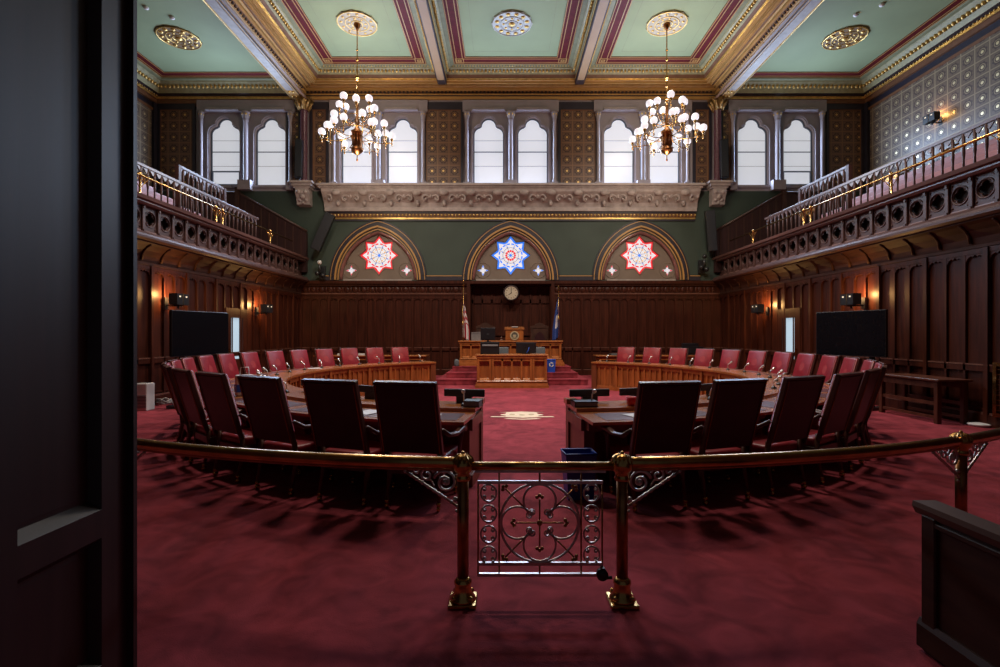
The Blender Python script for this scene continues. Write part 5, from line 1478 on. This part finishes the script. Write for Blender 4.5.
for k in range(4):
    a = k * PI / 2
    ox, oz = cxg + 0.130 * cos(a), czg + 0.130 * sin(a)
    # open lobe ending in two curls near the centre
    arc = [(ox + 0.095 * cos(a + PI - 0.75 - (2 * PI - 1.5) * i / 26 * 1.0), oz + 0.095 * sin(a + PI - 0.75 - (2 * PI - 1.5) * i / 26)) for i in range(27)]
    m.tube([(u, 0, v) for u, v in arc], 0.0065, 6)
    for e in (-1, 1):
        bx_, bz_ = ox + 0.083 * cos(a + PI + e * 0.55), oz + 0.083 * sin(a + PI + e * 0.55)
        m.tube([(u, 0, v) for u, v in scroll(bx_, bz_, 0.022, 1.4, a + PI + e * 1.2, e, 18, 0.8)], 0.005, 5)
        m.ball((bx_, 0, bz_), 0.008, 0, 6)
m.build('quatrefoil_scroll', IRON, t)
m = MB()
def tref(u, v, a, sc=1.0):
    for da in (-1.2, 0, 1.2):
        m.ball((u + 0.016 * sc * cos(a + da), 0, v + 0.016 * sc * sin(a + da)), 0.0115 * sc, 0, 8)
for k in range(4):
    a = k * PI / 2
    m.tube([(cxg, 0, czg), (cxg + 0.14 * cos(a), 0, czg + 0.14 * sin(a))], 0.005, 6); tref(cxg + 0.145 * cos(a), czg + 0.145 * sin(a), a)
    a += PI / 4
    m.tube([(cxg + 0.10 * cos(a), 0, czg + 0.10 * sin(a)), (cxg + 0.285 * cos(a), 0, czg + 0.285 * sin(a))], 0.005, 6); tref(cxg + 0.285 * cos(a), czg + 0.285 * sin(a), a)
m.ball((cxg, 0, czg), 0.018, 0, 8); m.build('trefoil_cross', BRASSD, t)
for px in (490, 593):
    m = MB()
    for k in range(4):
        cz_ = gz(492.5 + 20.6 * k + 0.5); r = 0.050
        m.tube([(gx(px) + r * 0.92 * cos(2 * PI * i / 24), 0, cz_ + r * sin(2 * PI * i / 24)) for i in range(24)], 0.0055, 6, 0, True)
        for e in (-1, 1):
            for f in (-1, 1):
                m.tube([(u, 0, v) for u, v in scroll(gx(px) + e * 0.026, cz_ + f * 0.022, 0.016, 1.2, 0 if e > 0 else PI, e * f, 12, 0.8)], 0.004, 5)
                m.ball((gx(px) + e * 0.024, 0, cz_ + f * 0.02), 0.0065, 0, 6)
        m.box(gx(px) - 0.014, gx(px) + 0.014, -0.007, 0.007, cz_ - r - 0.006, cz_ - r + 0.006)
    m.build('ring_chain', IRON, t)
m = MB(); m.lathe([(0.0, -0.02), (0.032, -0.018), (0.034, 0.018), (0.0, 0.02)], 16, 0, Matrix.Translation((gx(603), -0.012, gz(573))) @ Matrix.Rotation(PI / 2, 4, 'X'))
m.box(gx(603) - 0.012, gx(603) + 0.012, -0.03, 0.0, gz(573), gz(566)); m.tube([(gx(604), -0.01, gz(577)), (gx(613), -0.005, gz(577))], 0.010, 8); m.build('latch', mat('black_iron', (0.03, 0.028, 0.028), 0.35, metal=0.6), t)

# ------------------------------------------------------------------ open door leaf and pew end
XD = -1.85
d = MB()
d.box(XD - 0.09, XD - 0.05, 0.80, 2.133, 0.0, 3.3, 0)
def fr0(y0, y1): d.box(XD - 0.06, XD - 0.012, y0, y1, 0.0, 3.3, 0)
fr0(0.80, 1.625); fr0(1.965, 2.133)
def fr(y0, y1, z0, z1, dep, mi=0): d.box(XD - 0.012, XD - 0.012 + dep, y0, y1, z0, z1, mi)
fr(2.112, 2.133, 0, 3.3, 0.028); fr(1.965, 2.045, 0, 3.3, 0.012); fr(2.045, 2.05, 0, 3.3, 0.004)
fr(0.80, 1.625, 0, 3.3, 0.012)
dd = d.build('door_1', DOORW); struct(dd, 'dark mahogany panelled door leaf standing open at the hall entrance')
ZL = 0.862
for (z0, z1) in ((0.0, ZL), (0.92, 3.3)): pass
d = MB()
fr(1.625, 1.965, ZL - 0.10, ZL + 0.012, 0.012); fr(1.625, 1.965, 0.0, 0.25, 0.012); fr(1.625, 1.965, 3.1, 3.3, 0.012)
d.build('door_rail', DOORW, dd)
for (z0, z1, nm) in ((ZL + 0.012, 3.1, 'upper'), (0.25, ZL - 0.10, 'lower')):
    d = MB()
    y0, y1 = 1.625, 1.965
    # bevelled fielded panel sunk in the frame
    def quad(a, b, c, e): d.add([a, b, c, e], [(0, 1, 2, 3)])
    X1, X2, X3 = XD, XD - 0.045, XD - 0.044
    b1 = 0.036; b2 = 0.045
    rings = [(X1, 0.0), (X2, b1), (X2, b2), (X3, b2 + 0.012)]
    vs = []
    for (xx, k) in rings: h = k * 0.4; vs += [(xx, y0 + h, z0 + k), (xx, y1 - h, z0 + k), (xx, y1 - h, z1 - k), (xx, y0 + h, z1 - k)]
    fs = []
    for i in range(3):
        for j in range(4):
            q2 = (j + 1) % 4; fs.append((i * 4 + j, i * 4 + q2, (i + 1) * 4 + q2, (i + 1) * 4 + j))
    fs.append((12, 13, 14, 15)); d.add(vs, fs)
    d.build('door_panel', DOORW, dd)

t = thing('pew_end', 'dark walnut panelled low partition with moulded cap near the brass railing', 'partition', (1.893, 1.6, 0))
m = MB()
m.box(-0.035, 0.035, -0.85, 0.84, 0.03, 0.68, 0)
m.box(-0.052, 0.045, 0.765, 0.845, 0.03, 0.68, 0, ch=0.006); m.box(-0.045, 0.045, -0.85, -0.7, 0.03, 0.68, 0)
m.box(-0.050, 0.042, -0.85, 0.845, 0.635, 0.66, 0, ch=0.004); m.build('panel', PEWW, t)
m = MB(); m.prism([(-0.062, 0.71), (-0.058, 0.735), (0.058, 0.735), (0.062, 0.71), (0.045, 0.675), (-0.045, 0.675)], -0.88, 0.885, XZ); m.build('moulded_cap', mat('pew_cap_walnut', (0.085, 0.042, 0.028), 0.42, var=0.25, scale=(4, 2, 4), spec=0.3), t)
m = MB(); m.prism([(-0.06, 0.02), (-0.06, 0.13), (-0.045, 0.16), (0.045, 0.16), (0.06, 0.13), (0.06, 0.02)], -0.86, 0.86, XZ); m.build('plinth', PEWW, t)
m = MB(); m.box(-0.05, 0.05, 0.74, 0.84, 0, 0.03, 0, ch=0.008); m.box(-0.05, 0.05, -0.84, -0.74, 0, 0.03); m.build('foot', PEWW, t)

# ------------------------------------------------------------------ light
def area(name, loc, rot, sx, sy, power, col, spread=PI):
    L = bpy.data.lights.new(name, 'AREA'); L.shape = 'RECTANGLE'; L.size = sx; L.size_y = sy; L.energy = power; L.color = col; L.spread = spread
    o = bpy.data.objects.new(name, L); COL.objects.link(o); o.location = loc; o.rotation_euler = rot
    return o
for i, c in enumerate(WCX):
    area('window_daylight', (c, YB + 0.01, 8.2), (-PI / 2, 0, 0), 1.0, 1.9, 165, (0.52, 0.70, 1.0))

def point(name, loc, power, col, size):
    L = bpy.data.lights.new(name, 'POINT'); L.energy = power; L.color = col; L.shadow_soft_size = size
    o = bpy.data.objects.new(name, L); COL.objects.link(o); o.location = loc
for x in (-4.85, 4.85):
    point('chandelier_light', (x, YM, 9.35), 140, (1.0, 0.84, 0.64), 0.3); point('chandelier_light', (x, YM, 6.2), 170, (1.0, 0.84, 0.64), 0.3)
for x in (-4.5, 0.0, 4.5):
    area('added_ring_light', (x, 9.6, 10.8), (math.radians(16), 0, 0), 0.8, 0.8, 290, (1.0, 0.86, 0.74), math.radians(120))  # added lights without fittings, brightening the ring and throwing the chair shadows
w = bpy.data.worlds.new('World'); SC.world = w; w.use_nodes = True
bg = w.node_tree.nodes['Background']; bg.inputs[0].default_value = (0.55, 0.6, 0.75, 1); bg.inputs[1].default_value = 0.06

vs_ = SC.view_settings
SC.display_settings.display_device = 'sRGB'
vs_.view_transform = 'Standard'; vs_.look = 'None'; vs_.exposure = 0.0; vs_.gamma = 1.0
try: vs_.use_curve_mapping = False
except Exception: pass
try:
    SC.cycles.use_denoising = True
    SC.cycles.max_bounces = 8; SC.cycles.diffuse_bounces = 4; SC.cycles.sample_clamp_indirect = 4.0
    SC.cycles.caustics_reflective = False; SC.cycles.caustics_refractive = False
except Exception: pass
